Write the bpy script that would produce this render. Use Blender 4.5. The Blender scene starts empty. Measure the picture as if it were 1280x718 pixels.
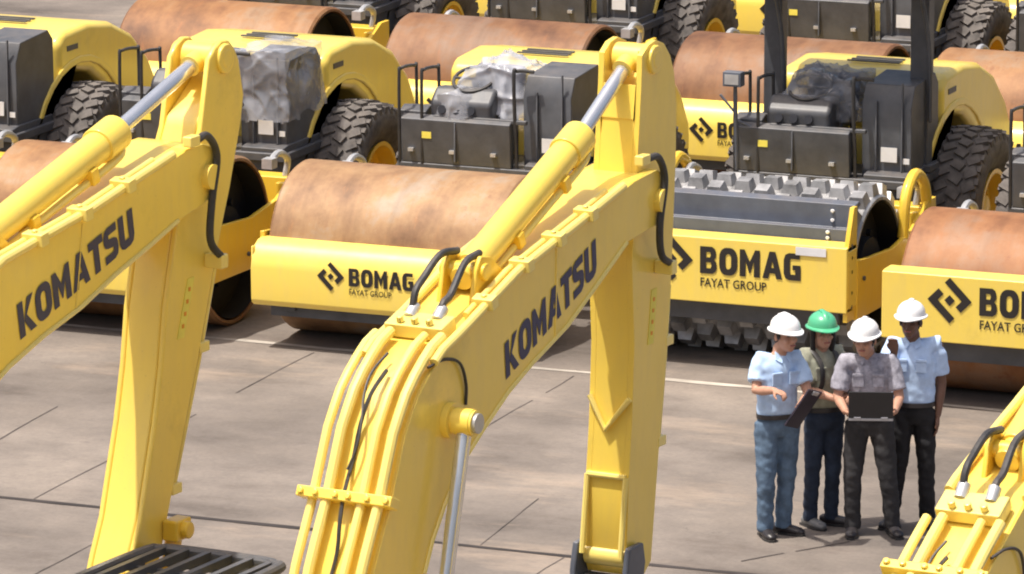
import bpy, bmesh, math, random
from mathutils import Vector, Matrix, noise
from mathutils.geometry import tessellate_polygon
random.seed(7)
scn = bpy.context.scene
col = scn.collection
R = math.radians

# ------------------------------------------------------------------ materials
def _mat(name):
    m = bpy.data.materials.new(name); m.use_nodes = True
    nt = m.node_tree; nt.nodes.clear()
    out = nt.nodes.new('ShaderNodeOutputMaterial'); b = nt.nodes.new('ShaderNodeBsdfPrincipled')
    nt.links.new(b.outputs[0], out.inputs[0])
    return m, nt, b
def _noise(nt, scale, detail=5, coord='Object', stretch=None, rough=.6):
    tc = nt.nodes.new('ShaderNodeTexCoord'); n = nt.nodes.new('ShaderNodeTexNoise')
    n.noise_dimensions = '4D'; ob = nt.nodes.new('ShaderNodeObjectInfo'); mu = nt.nodes.new('ShaderNodeMath'); mu.operation = 'MULTIPLY'
    mu.inputs[1].default_value = 37.0; nt.links.new(ob.outputs['Random'], mu.inputs[0]); nt.links.new(mu.outputs[0], n.inputs['W'])
    n.inputs['Scale'].default_value = scale; n.inputs['Detail'].default_value = detail; n.inputs['Roughness'].default_value = rough
    if stretch:
        mp = nt.nodes.new('ShaderNodeMapping'); mp.inputs['Scale'].default_value = stretch
        nt.links.new(tc.outputs[coord], mp.inputs[0]); nt.links.new(mp.outputs[0], n.inputs['Vector'])
    else: nt.links.new(tc.outputs[coord], n.inputs['Vector'])
    return n
def _ramp(nt, src, stops):
    r = nt.nodes.new('ShaderNodeValToRGB'); e = r.color_ramp.elements
    while len(e) < len(stops): e.new(.5)
    for el, (p, c) in zip(e, stops):
        el.position = p; el.color = (*c, 1) if len(c) == 3 else c
    nt.links.new(src, r.inputs[0]); return r
def _mix(nt, fac, a, b, mode='MIX'):
    m = nt.nodes.new('ShaderNodeMix'); m.data_type = 'RGBA'; m.blend_type = mode
    for sock, v in ((m.inputs[0], fac), (m.inputs[6], a), (m.inputs[7], b)):
        if isinstance(v, (int, float)): sock.default_value = v
        elif isinstance(v, tuple): sock.default_value = (*v, 1)
        else: nt.links.new(v, sock)
    return m.outputs[2]
def _bump(nt, b, src, strength, dist=.01):
    bp = nt.nodes.new('ShaderNodeBump'); bp.inputs['Strength'].default_value = strength; bp.inputs['Distance'].default_value = dist
    nt.links.new(src, bp.inputs['Height']); nt.links.new(bp.outputs[0], b.inputs['Normal'])
def simple(name, c, rough=.5, metal=0, var=.12, scale=6, bump=0, spec=None, stretch=None):
    m, nt, b = _mat(name)
    n = _noise(nt, scale, 6, stretch=stretch)
    lo = tuple(x*(1-var) for x in c); hi = tuple(min(1, x*(1+var)) for x in c)
    r = _ramp(nt, n.outputs[0], [(.3, lo), (.7, hi)])
    nt.links.new(r.outputs[0], b.inputs['Base Color'])
    b.inputs['Roughness'].default_value = rough; b.inputs['Metallic'].default_value = metal
    if spec is not None: b.inputs['Specular IOR Level'].default_value = spec
    if bump: _bump(nt, b, n.outputs[0], bump)
    return m
def paint(name, c, dust=(.55, .45, .30), amount=.35, rough=.38):
    m, nt, b = _mat(name)
    n = _noise(nt, 2.3, 8, rough=.65); n2 = _noise(nt, 14, 6, stretch=(1, 1, .25))
    a = _ramp(nt, n.outputs[0], [(.35, (0, 0, 0)), (.8, (1, 1, 1))])
    a2 = _ramp(nt, n2.outputs[0], [(.45, (0, 0, 0)), (.85, (1, 1, 1))])
    mul = nt.nodes.new('ShaderNodeMath'); mul.operation = 'MULTIPLY_ADD'
    nt.links.new(a.outputs[0], mul.inputs[0]); mul.inputs[1].default_value = amount*.6; mul.inputs[2].default_value = 0
    c1 = _mix(nt, mul.outputs[0], c, tuple(x*.86 for x in c))
    mul2 = nt.nodes.new('ShaderNodeMath'); mul2.operation = 'MULTIPLY'
    nt.links.new(a2.outputs[0], mul2.inputs[0]); mul2.inputs[1].default_value = amount*.55
    c2 = _mix(nt, mul2.outputs[0], c1, dust)
    nt.links.new(c2, b.inputs['Base Color'])
    rr = _ramp(nt, n.outputs[0], [(.3, (rough,)*3), (.8, (min(1, rough+.25),)*3)])
    nt.links.new(rr.outputs[0], b.inputs['Roughness']); b.inputs['Coat Weight'].default_value = .7; b.inputs['Coat Roughness'].default_value = .16
    n5 = _noise(nt, 60, 3, rough=.7)
    sp = _ramp(nt, n5.outputs[0], [(.66, (0, 0, 0)), (.74, (amount*1.1,)*3)])
    n6 = _noise(nt, 1.1, 7, rough=.7)
    gr = _ramp(nt, n6.outputs[0], [(.57, (0, 0, 0)), (.72, (amount*1.3,)*3)])
    c3 = _mix(nt, sp.outputs[0], c2, (.34, .24, .10)); c3 = _mix(nt, gr.outputs[0], c3, tuple(x*.62 for x in c))
    nt.links.new(c3, b.inputs['Base Color'])
    _bump(nt, b, n.outputs[0], .22, .012)
    return m
def rust_mat(name):
    m, nt, b = _mat(name)
    oi = nt.nodes.new('ShaderNodeObjectInfo')
    n = _noise(nt, 1.9, 8, rough=.62)     # patches
    n2 = _noise(nt, 3, 5, stretch=(3.0, .35, .35), rough=.6)     # streaks round the drum
    n3 = _noise(nt, 45, 4)
    base = _ramp(nt, n.outputs[0], [(.30, (.125, .068, .038)), (.42, (.235, .135, .070)), (.52, (.315, .195, .100)), (.62, (.31, .245, .185)), (.78, (.245, .145, .078))])
    st = _ramp(nt, n2.outputs[0], [(.34, (.60, .54, .50)), (.50, (.92, .88, .85)), (.64, (1.08, 1.03, .98))])
    c = _mix(nt, .42, base.outputs[0], st.outputs[0], 'MULTIPLY')
    n7 = _noise(nt, 9, 6, stretch=(1.7, .3, .3), rough=.75)      # thin runs
    runs = _ramp(nt, n7.outputs[0], [(.58, (0, 0, 0)), (.70, (.38, .38, .38))])
    c = _mix(nt, runs.outputs[0], c, (.45, .19, .06))
    n4 = _noise(nt, 6, 8, rough=.78)
    spots = _ramp(nt, n4.outputs[0], [(.58, (0, 0, 0)), (.66, (.6, .6, .6))])
    c = _mix(nt, spots.outputs[0], c, (.20, .095, .05))
    n8 = _noise(nt, 30, 5, rough=.8)
    sc = _ramp(nt, n8.outputs[0], [(.62, (0, 0, 0)), (.70, (.45, .45, .45))])
    c = _mix(nt, sc.outputs[0], c, (.42, .33, .24))
    c = _mix(nt, 1.0, c, oi.outputs['Color'], 'MULTIPLY')
    nt.links.new(c, b.inputs['Base Color'])
    b.inputs['Roughness'].default_value = .62; b.inputs['Metallic'].default_value = .15
    _bump(nt, b, n3.outputs[0], .12, .004)
    return m
def ground_mat():
    m, nt, b = _mat('worn_concrete')
    tc = nt.nodes.new('ShaderNodeTexCoord')
    n1 = _noise(nt, .35, 8, rough=.62); n2 = _noise(nt, 1.1, 9, stretch=(.7, 1.25, 1), rough=.66); n3 = _noise(nt, 26, 5, rough=.7)
    base = _ramp(nt, n1.outputs[0], [(.32, (.105, .088, .076)), (.45, (.180, .153, .132)), (.57, (.243, .207, .178)), (.70, (.345, .293, .245))])
    st = _ramp(nt, n2.outputs[0], [(.32, (.54, .51, .49)), (.47, (.86, .85, .84)), (.62, (1.05, 1.03, 1.0)), (.74, (1.2, 1.16, 1.1))])
    c = _mix(nt, .9, base.outputs[0], st.outputs[0], 'MULTIPLY')
    vo = nt.nodes.new('ShaderNodeTexVoronoi'); vo.feature = 'DISTANCE_TO_EDGE'; vo.inputs['Scale'].default_value = .35
    nw = _noise(nt, 1.2, 6, rough=.7); wv = nt.nodes.new('ShaderNodeVectorMath'); wv.operation = 'MULTIPLY_ADD'
    nt.links.new(nw.outputs['Color'], wv.inputs[0]); wv.inputs[1].default_value = (1.3, 1.3, 0); nt.links.new(tc.outputs['Object'], wv.inputs[2]); nt.links.new(wv.outputs[0], vo.inputs['Vector'])
    ck = _ramp(nt, vo.outputs[0], [(.0, (.5, .5, .5)), (.0035, (0, 0, 0))]); nk_ = _noise(nt, .9, 3); km = _ramp(nt, nk_.outputs[0], [(.52, (0, 0, 0)), (.6, (1, 1, 1))])
    c = _mix(nt, _mix(nt, 1.0, ck.outputs[0], km.outputs[0], 'MULTIPLY'), c, (.06, .05, .045))
    n9 = _noise(nt, 5, 9, stretch=(.8, 1.2, 1), rough=.8); sp9 = _ramp(nt, n9.outputs[0], [(.53, (0, 0, 0)), (.64, (.6, .6, .6))])
    c = _mix(nt, sp9.outputs[0], c, (.15, .125, .11))
    g = _ramp(nt, n3.outputs[0], [(.3, (.82, .82, .82)), (.7, (1.1, 1.1, 1.1))])
    c = _mix(nt, .8, c, g.outputs[0], 'MULTIPLY')
    n4 = _noise(nt, .8, 6, stretch=(.35, 1.2, 1), rough=.75)
    oil = _ramp(nt, n4.outputs[0], [(.60, (0, 0, 0)), (.72, (.55, .55, .55))])
    c = _mix(nt, oil.outputs[0], c, (.12, .085, .07))
    n5 = _noise(nt, .55, 8, stretch=(.5, 1.5, 1), rough=.7)
    sand = _ramp(nt, n5.outputs[0], [(.56, (0, 0, 0)), (.70, (.5, .5, .5))])
    c = _mix(nt, sand.outputs[0], c, (.44, .335, .245))
    nt.links.new(c, b.inputs['Base Color']); b.inputs['Roughness'].default_value = .85
    _bump(nt, b, n3.outputs[0], .35, .01)
    return m

M = {}
M['yellow'] = paint('yellow_roller_paint', (.93, .685, .11))
M['yellow2'] = paint('yellow_excavator_paint', (.93, .68, .105), dust=(.62, .45, .18), amount=.42, rough=.33)
M['yellow_dark'] = paint('orange_yellow_paint', (.88, .57, .04), amount=.3)
M['pipe'] = paint('pale_yellow_pipe_paint', (.91, .73, .19), amount=.3, rough=.3)
M['rust'] = rust_mat('rusty_steel_drum')
M['ground'] = ground_mat()
M['joint'] = simple('joint_filler', (.085, .07, .063), .9, var=.75, scale=2.2)
M['joint_dark'] = simple('expansion_joint_gap', (.035, .028, .026), .9, var=.5, scale=2)
M['pale_line'] = simple('pale_concrete_line', (.40, .36, .31), .85, var=.35, scale=2.5)
M['dark'] = simple('dark_grey_coat', (.072, .076, .086), .45, var=.3, scale=5, bump=.05)
M['slate'] = simple('slate_grey_coat', (.10, .115, .15), .42, var=.2, scale=5, bump=.05)
M['black'] = simple('cavity_shade_black', (.012, .011, .011), .8, var=.4)  # shade of the hollow drum ends, put into the colour
M['rubber'] = simple('tyre_rubber', (.115, .104, .098), .92, var=.5, scale=9, bump=.3)
M['hose'] = simple('black_hose', (.03, .03, .032), .5, var=.3, scale=20)
M['chrome'] = simple('chromed_rod', (.72, .73, .76), .2, metal=.75, var=.06)
M['steel'] = simple('bare_steel', (.55, .55, .55), .4, metal=.5, var=.2)
M['pad'] = simple('padfoot_steel', (.36, .355, .355), .42, metal=.35, var=.6, scale=4)
M['navy'] = simple('navy_lettering', (.014, .022, .095), .4, var=.1)
M['ink'] = simple('black_lettering', (.022, .018, .016), .5, var=.2)
M['white_label'] = simple('white_label', (.75, .75, .76), .5, var=.08)
M['warn'] = simple('pale_yellow_label', (.85, .74, .12), .5, var=.1)
M['amber'] = simple('orange_label', (.8, .3, .01), .4, var=.1)
M['glass'] = simple('tinted_glass', (.03, .04, .045), .06, var=.1, spec=.8)
M['white_shell'] = simple('white_helmet_shell', (.82, .82, .82), .28, var=.03)
M['green_shell'] = simple('green_helmet_shell', (.085, .42, .225), .3, var=.06)
def add_dust(m, c=(.24, .20, .165), k=.42):
    nt = m.node_tree; b = next(n for n in nt.nodes if n.type == 'BSDF_PRINCIPLED'); src = b.inputs['Base Color'].links[0].from_socket
    ge = nt.nodes.new('ShaderNodeNewGeometry'); sp = nt.nodes.new('ShaderNodeSeparateXYZ'); nt.links.new(ge.outputs['Normal'], sp.inputs[0])
    up = _ramp(nt, sp.outputs[2], [(.15, (.10, .10, .10)), (.95, (1, 1, 1))]); n = _noise(nt, 7, 7, rough=.7)
    nr = _ramp(nt, n.outputs[0], [(.36, (0, 0, 0)), (.66, (k, k, k))])
    f = _mix(nt, 1.0, up.outputs[0], nr.outputs[0], 'MULTIPLY')
    nt.links.new(_mix(nt, f, src, c), b.inputs['Base Color'])
for k_ in ('dark', 'slate', 'rubber', 'hose'): add_dust(M[k_])
def fabric(n, c, var=.2, sc=16): return simple(n, c, .85, var=var, scale=sc, bump=.25)
M['blue_shirt'] = fabric('light_blue_cotton', (.47, .63, .86), .12)
M['white_blue_shirt'] = fabric('pale_blue_cotton', (.50, .65, .90), .12)
M['khaki_shirt'] = fabric('khaki_cotton', (.33, .33, .25))
M['grey_shirt'] = fabric('checked_grey_cotton', (.33, .32, .37), .4, 30)
M['jeans'] = fabric('faded_blue_denim', (.10, .155, .23), .45, 9)
M['navy_jeans'] = fabric('dark_navy_denim', (.022, .034, .062), .4, 9)
M['charcoal'] = fabric('charcoal_trousers', (.032, .030, .032), .3, 9)
M['black_cloth'] = fabric('black_trousers', (.014, .013, .015), .3, 9)
M['skin'] = simple('tan_skin', (.50, .27, .18), .55, var=.1, scale=20)
M['skin_dark'] = simple('brown_skin', (.17, .085, .055), .55, var=.12, scale=20)
M['hair'] = simple('black_hair', (.014, .011, .010), .6, var=.3, scale=30)
M['shoe'] = simple('dark_leather', (.03, .026, .028), .4, var=.3)
M['grey_shoe'] = simple('grey_shoe_leather', (.16, .16, .16), .5, var=.3)
M['lip'] = simple('lip', (.33, .11, .09), .5, var=.05)
M['eye'] = simple('eye', (.02, .015, .012), .2, var=.05)
M['screen'] = simple('black_plastic', (.018, .018, .022), .35, var=.15)
M['silver'] = simple('silver_plastic', (.45, .45, .47), .35, metal=.3, var=.08)
M['purple_black'] = simple('dark_folder_cover', (.03, .022, .035), .35, var=.2)
def plastic_mat():
    m, nt, b = _mat('crumpled_clear_plastic')
    n = _noise(nt, 3.2, 3, rough=.5)
    oi = nt.nodes.new('ShaderNodeObjectInfo')
    r = _ramp(nt, n.outputs[0], [(.38, (.62, .64, .69)), (.66, (.84, .85, .88))])
    c = _mix(nt, 1.0, r.outputs[0], oi.outputs['Color'], 'MULTIPLY')
    nt.links.new(c, b.inputs['Base Color']); b.inputs['Roughness'].default_value = .14; b.inputs['Coat Weight'].default_value = .5; b.inputs['Coat Roughness'].default_value = .08
    a = _ramp(nt, n.outputs[0], [(.34, (.30,)*3), (.68, (.78,)*3)]); am = nt.nodes.new('ShaderNodeMath'); am.operation = 'MULTIPLY'; nt.links.new(a.outputs[0], am.inputs[0]); nt.links.new(oi.outputs['Alpha'], am.inputs[1]); nt.links.new(am.outputs[0], b.inputs['Alpha'])
    return m
M['plastic'] = plastic_mat()

# ------------------------------------------------------------------ mesh helpers
class MB:
    def __init__(s): s.v = []; s.f = []; s.m = []
    def add(s, vs, fs, mi=0):
        o = len(s.v); s.v += [tuple(p) for p in vs]
        for f in fs: s.f.append(tuple(i+o for i in f)); s.m.append(mi)
    def box(s, c, d, rot=None, mi=0):
        vs = []
        for x in (-.5, .5):
            for y in (-.5, .5):
                for z in (-.5, .5):
                    p = Vector((x*d[0], y*d[1], z*d[2]))
                    if rot: p = rot @ p
                    vs.append(p + Vector(c))
        s.add(vs, [(0, 1, 3, 2), (4, 6, 7, 5), (0, 4, 5, 1), (2, 3, 7, 6), (0, 2, 6, 4), (1, 5, 7, 3)], mi); return s
    def prism(s, pts, vec, mi=0):
        pts = [Vector(p) for p in pts]; vec = Vector(vec); n = len(pts)
        tri = tessellate_polygon([pts])
        s.add(pts + [p+vec for p in pts], [], mi)
        o = len(s.v) - 2*n
        nrm = Vector((0, 0, 0))
        for i in range(n): nrm += pts[i].cross(pts[(i+1) % n])
        flip = nrm.dot(vec) > 0
        for t in [tuple(range(n))] :
            a = t if not flip else t[::-1]
            s.f.append(tuple(o+i for i in a)); s.m.append(mi)
            s.f.append(tuple(o+n+i for i in a[::-1])); s.m.append(mi)
        for i in range(n):
            j = (i+1) % n
            q = (o+i, o+n+i, o+n+j, o+j)
            s.f.append(q if not flip else q[::-1]); s.m.append(mi)
        return s
    def px(s, prof, x0, x1, mi=0): return s.prism([(x0, y, z) for y, z in prof], (x1-x0, 0, 0), mi)
    def tube(s, pts, r, n=10, mi=0, caps=True, ry=None, up=None):
        pts = [Vector(p) for p in pts]; k = len(pts)
        rs = r if isinstance(r, (list, tuple)) else [r]*k
        rings = []; prev = None
        for i, p in enumerate(pts):
            t = (pts[min(i+1, k-1)] - pts[max(i-1, 0)]).normalized()
            if prev is None:
                a = Vector(up) if up else (Vector((0, 0, 1)) if abs(t.z) < .9 else Vector((0, 1, 0)))
            else: a = prev
            a = (a - t*a.dot(t)).normalized(); prev = a; b = t.cross(a)
            rr = rs[i]; ra, rb = (rr if isinstance(rr, tuple) else (rr, rr))
            rings.append([p + a*ra*math.cos(2*math.pi*j/n) + b*rb*math.sin(2*math.pi*j/n) for j in range(n)])
        vs = [q for g in rings for q in g]; fs = []
        for i in range(k-1):
            for j in range(n):
                fs.append((i*n+j, i*n+(j+1) % n, (i+1)*n+(j+1) % n, (i+1)*n+j))
        if caps: fs += [tuple(range(n))[::-1], tuple(range((k-1)*n, k*n))]
        s.add(vs, fs, mi); return s
    def cyl(s, a, b, r, n=20, mi=0, r2=None): return s.tube([a, b], [r, r if r2 is None else r2], n, mi)
    def lathe(s, prof, c=(0, 0, 0), n=40, mi=0, closed=False):
        vs = []; c = Vector(c); k = len(prof)
        for j in range(n):
            a = 2*math.pi*j/n
            for x, r in prof: vs.append(c + Vector((x, r*math.cos(a), r*math.sin(a))))
        fs = []
        for j in range(n):
            q = (j+1) % n
            for i in range(k-1 if not closed else k):
                i2 = (i+1) % k
                fs.append((j*k+i, q*k+i, q*k+i2, j*k+i2))
        s.add(vs, fs, mi); return s
    def ball(s, c, r, n=14, mi=0):
        rx, ry, rz = r if isinstance(r, tuple) else (r, r, r)
        vs = []; fs = []; h = n//2
        for i in range(h+1):
            th = math.pi*(i+.0)/h
            th = min(max(th, .02), math.pi-.02)
            for j in range(n):
                ph = 2*math.pi*j/n
                vs.append((c[0]+rx*math.sin(th)*math.cos(ph), c[1]+ry*math.sin(th)*math.sin(ph), c[2]+rz*math.cos(th)))
        for i in range(h):
            for j in range(n): fs.append((i*n+j, (i+1)*n+j, (i+1)*n+(j+1) % n, i*n+(j+1) % n))
        fs += [tuple(range(n)), tuple(range(h*n, h*n+n))[::-1]]
        s.add(vs, fs, mi); return s
    def xf(s, mat):
        s.v = [tuple(mat @ Vector(p)) for p in s.v]; return s
    def build(s, name, mats, parent=None, bevel=0, ang=35, seg=2):
        me = bpy.data.meshes.new(name); me.from_pydata(s.v, [], s.f)
        mats = mats if isinstance(mats, (list, tuple)) else [mats]
        for m in mats: me.materials.append(m)
        me.polygons.foreach_set('material_index', s.m)
        bm = bmesh.new(); bm.from_mesh(me); bmesh.ops.recalc_face_normals(bm, faces=bm.faces); bm.to_mesh(me); bm.free()
        me.polygons.foreach_set('use_smooth', [True]*len(me.polygons))
        me.set_sharp_from_angle(angle=R(ang))
        o = bpy.data.objects.new(name, me); col.objects.link(o)
        if parent: o.parent = parent
        if bevel:
            b = o.modifiers.new('bevel', 'BEVEL'); b.width = bevel; b.segments = seg; b.limit_method = 'ANGLE'; b.angle_limit = R(32); b.harden_normals = True
        return o
def build_each(mb, name, mats, parent=None, **kw):
    """one object per group of touching pieces"""
    n = len(mb.v); par = list(range(n))
    def find(i):
        while par[i] != i: par[i] = par[par[i]]; i = par[i]
        return i
    for f in mb.f:
        a = find(f[0])
        for i in f[1:]: par[find(i)] = a
    isl = {}
    for i in range(n): isl.setdefault(find(i), []).append(i)
    bb = {}
    for k, ids in isl.items():
        c = list(zip(*[mb.v[i] for i in ids])); bb[k] = ([min(x)-.004 for x in c], [max(x)+.004 for x in c])
    grp = {k: k for k in isl}
    def gf(k):
        while grp[k] != k: k = grp[k]
        return k
    ks = list(isl)
    for i, a in enumerate(ks):
        for b in ks[i+1:]:
            if all(bb[a][0][q] <= bb[b][1][q] and bb[b][0][q] <= bb[a][1][q] for q in range(3)): grp[gf(b)] = gf(a)
    sets = {}
    for k in ks: sets.setdefault(gf(k), set()).add(k)
    out = []
    for st in sets.values():
        m = MB(); mp = {}
        for k in st:
            for i in isl[k]: mp[i] = len(m.v); m.v.append(mb.v[i])
        for f, mi in zip(mb.f, mb.m):
            if f[0] in mp: m.f.append(tuple(mp[i] for i in f)); m.m.append(mi)
        out.append(m.build(name, mats, parent, **kw))
    return out
def tag(o, label=None, cat=None, group=None, kind=None):
    for k, v in (('label', label), ('category', cat), ('group', group), ('kind', kind)):
        if v: o[k] = v
    return o
def empty(name, loc, rz=0, label=None, cat=None, group=None):
    o = bpy.data.objects.new(name, None); o.empty_display_size = .2; col.objects.link(o)
    o.location = loc; o.rotation_euler = (0, 0, rz); return tag(o, label, cat, group)
def copy_tree(o, parent=None):
    c = o.copy(); col.objects.link(c); c.parent = parent
    for ch in list(o.children): copy_tree(ch, c)
    return c
def smooth_path(pts, sub=6):
    pts = [Vector(p) for p in pts]; out = []
    P = [pts[0]*2-pts[1]] + pts + [pts[-1]*2-pts[-2]]
    for i in range(1, len(P)-2):
        a, b, c, d = P[i-1:i+3]
        for k in range(sub):
            t = k/sub
            out.append(.5*((2*b)+(c-a)*t+(2*a-5*b+4*c-d)*t*t+(3*b-a-3*c+d)*t**3))
    out.append(pts[-1]); return out
def remeshed(mb, name, mat, parent, voxel=.012, smooth=3, wrinkle=0, wsc=9):
    o = mb.build(name, mat, None)
    r = o.modifiers.new('r', 'REMESH'); r.mode = 'VOXEL'; r.voxel_size = voxel
    if smooth:
        s = o.modifiers.new('s', 'SMOOTH'); s.factor = .5; s.iterations = smooth
    dg = bpy.context.evaluated_depsgraph_get(); dg.update()
    me = bpy.data.meshes.new_from_object(o.evaluated_get(dg), depsgraph=dg)
    old = o.data; o.modifiers.clear(); o.data = me; bpy.data.meshes.remove(old); me.name = name
    if wrinkle:
        nr = [v.normal.copy() for v in me.vertices]
        for v, q in zip(me.vertices, nr):
            p = v.co
            k = noise.noise(Vector((p.x*wsc, p.y*wsc, p.z*wsc*1.7+p.x*6)))*wrinkle + noise.noise(p*wsc*2.5)*wrinkle*.5
            v.co = p + q*k
    me.polygons.foreach_set('use_smooth', [True]*len(me.polygons))
    o.parent = parent
    return o

# ------------------------------------------------------------------ lettering
def _rr(x0, y0, x1, y1, r, n=5):
    out = []
    for cx, cy, a in ((x1-r, y1-r, 0), (x0+r, y1-r, 90), (x0+r, y0+r, 180), (x1-r, y0+r, 270)):
        for k in range(n+1):
            t = R(a+90*k/n); out.append((cx+r*math.cos(t), cy+r*math.sin(t)))
    return out
def _line(x0, y0, x1, y1, w):
    d = Vector((x1-x0, y1-y0)).normalized(); p = Vector((-d.y, d.x))*w/2
    return [(x0-p.x, y0-p.y), (x1-p.x, y1-p.y), (x1+p.x, y1+p.y), (x0+p.x, y0+p.y)]
def glyph(ch, t=.31):
    """list of (outer, [holes]) polygons in a unit-high cell, and the advance width"""
    q = lambda x0, y0, x1, y1: ([(x0, y0), (x1, y0), (x1, y1), (x0, y1)], [])
    if ch == 'K': return [q(0, 0, t, 1), ([(t, .40), (.56, 1), (.90, 1), (.47, .54), (.94, 0), (.60, 0), (t, .42)], [])], .95
    if ch == 'O': return [(_rr(0, -.01, .90, 1.01, .36), [_rr(t, .21, .90-t, .79, .15)])], .96
    if ch == 'M': return [([(0, 0), (t*.95, 0), (t*.95, .58), (.47, .14), (.53, .14), (1-t*.95, .58), (1-t*.95, 0), (1, 0), (1, 1), (.76, 1), (.5, .56), (.24, 1), (0, 1)], [])], 1.07
    if ch == 'A': return [([(0, 0), (.29, 0), (.36, .2), (.62, .2), (.69, 0), (.98, 0), (.64, 1), (.34, 1)], [[(.42, .40), (.49, .66), (.56, .40)]])], .99
    if ch == 'T': return [([(.27, 0), (.27+t, 0), (.27+t, .76), (.83, .76), (.83, 1), (0, 1), (0, .76), (.27, .76)], [])], .85
    if ch == 'S': return [([(.02, 0), (.58, 0), (.74, .08), (.80, .22), (.80, .40), (.74, .54), (.58, .61), (.29, .66), (.29, .77), (.76, .77), (.76, 1), (.22, 1), (.07, .93), (0, .80), (0, .62), (.06, .48), (.22, .41), (.52, .36), (.52, .23), (.02, .23)], [])], .86
    if ch == 'U': return [([(0, 1), (0, .25), (.08, .07), (.26, 0), (.60, 0), (.78, .07), (.86, .25), (.86, 1), (.86-t, 1), (.86-t, .24), (t, .24), (t, 1)], [])], .92
    if ch == 'B': return [([(0, 0), (.62, 0), (.78, .08), (.84, .22), (.82, .42), (.70, .52), (.79, .62), (.80, .80), (.74, .93), (.60, 1), (0, 1)], [[(t, .20), (t, .42), (.54, .42), (.57, .31), (.54, .20)], [(t, .60), (t, .80), (.50, .80), (.54, .70), (.50, .60)]])], .90
    if ch == 'G': return [([(.26, 0), (.84, 0), (.84, .56), (.44, .56), (.44, .38), (.57, .38), (.57, .21), (.34, .21), (t, .30), (t, .72), (.34, .79), (.80, .79), (.80, 1), (.26, 1), (.08, .93), (0, .75), (0, .25), (.08, .07)], [])], .92
    return [], .4
def letters(mb, word, o, ex, ey, h, nrm, gap=.0, squeeze=1.0, total=None):
    """word on a plane: o origin, ex baseline unit, ey up unit, h cap height"""
    o, ex, ey, nrm = Vector(o), Vector(ex), Vector(ey), Vector(nrm)
    adv = [glyph(c)[1]+gap for c in word]
    if total: squeeze = total/(sum(adv)*h)
    x = 0
    for c, a in zip(word, adv):
        for outer, holes in glyph(c)[0]:
            polys = [[Vector((px, py, 0)) for px, py in outer]] + [[Vector((px, py, 0)) for px, py in hl] for hl in holes]
            flat = [p for pl in polys for p in pl]
            tris = tessellate_polygon(polys)
            vs = [o + ex*((x+p.x)*h*squeeze) + ey*(p.y*h) + nrm*.003 for p in flat]
            mb.add(vs, tris)
        x += a
    return x*h*squeeze
def font_text(mb, word, o, ex, ey, h, nrm, width=None):
    cu = bpy.data.curves.new('t', 'FONT'); cu.body = word; cu.size = 1; cu.offset = .012; cu.resolution_u = 2
    ob = bpy.data.objects.new('t', cu); col.objects.link(ob)
    dg = bpy.context.evaluated_depsgraph_get(); dg.update()
    me = bpy.data.meshes.new_from_object(ob.evaluated_get(dg), depsgraph=dg)
    w = max(v.co.x for v in me.vertices); hh = max(v.co.y for v in me.vertices)
    sx = (width/w) if width else h/hh
    o, ex, ey, nrm = Vector(o), Vector(ex), Vector(ey), Vector(nrm)
    mb.add([o+ex*(v.co.x*sx)+ey*(v.co.y*h/hh)+nrm*.003 for v in me.vertices], [tuple(p.vertices) for p in me.polygons])
    bpy.data.objects.remove(ob); bpy.data.curves.remove(cu); bpy.data.meshes.remove(me)
def diamond(mb, c, ex, ey, r, nrm):
    c, ex, ey, nrm = Vector(c), Vector(ex), Vector(ey), Vector(nrm)
    a = (ex*1 - ey*1).normalized(); b = (ex+ey).normalized()     # a runs down the upper right edge, b points to it
    s = r*.72; t = s*.46
    def rect(a0, a1, b0, b1):
        mb.add([c+a*x+b*y+nrm*.003 for x, y in ((a0, b0), (a1, b0), (a1, b1), (a0, b1))], [(0, 1, 2, 3)])
    rect(-s, s, s-t, s); rect(s-t, s, .0*s, s-t)
    rect(-s, s, -s, -s+t); rect(-s, -s+t, -s+t, .0*s)
    rect(-s*.24, s*.24, -s*.24, s*.24)

# ------------------------------------------------------------------ camera and light
YAW = R(22.5); PITCH = R(11.77)
cam = bpy.data.objects.new('camera', bpy.data.cameras.new('camera')); col.objects.link(cam)
cam.location = (0, 0, 10.4); cam.rotation_euler = (R(90)-PITCH, 0, YAW)
cam.data.sensor_width = 36; cam.data.lens = 7000/1280*36; cam.data.clip_start = 1; cam.data.clip_end = 1000
scn.camera = cam
SUN_EL = R(70); sd = Vector((-.93, -.37, 0)).normalized()      # horizontal direction towards the sun
# sun sits to the left of the camera and a little behind it
right = Vector((math.cos(YAW), math.sin(YAW), 0)); away = Vector((-math.sin(YAW), math.cos(YAW), 0))
sd = (right*-.88 + away*-.36).normalized()
sun_dir = Vector((sd.x*math.cos(SUN_EL), sd.y*math.cos(SUN_EL), math.sin(SUN_EL)))
sl = bpy.data.lights.new('sun', 'SUN'); sl.energy = 4.8; sl.angle = R(.9); sl.color = (1, .95, .87)
so = bpy.data.objects.new('sun', sl); col.objects.link(so); so.rotation_euler = sun_dir.to_track_quat('Z', 'Y').to_euler(); so.location = (-20, 10, 40)
w = bpy.data.worlds.new('World'); scn.world = w; w.use_nodes = True
nt = w.node_tree; sky = nt.nodes.new('ShaderNodeTexSky'); sky.sky_type = 'NISHITA'; sky.sun_disc = False
sky.sun_elevation = SUN_EL; sky.sun_rotation = math.atan2(sd.x, sd.y); sky.dust_density = 7.0; sky.air_density = 1.0; sky.ozone_density = .4
bg = nt.nodes['Background']; bg.inputs[1].default_value = .155; nt.links.new(sky.outputs[0], bg.inputs[0])
scn.view_settings.view_transform = 'Standard'; scn.view_settings.look = 'None'; scn.view_settings.exposure = 0

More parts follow.
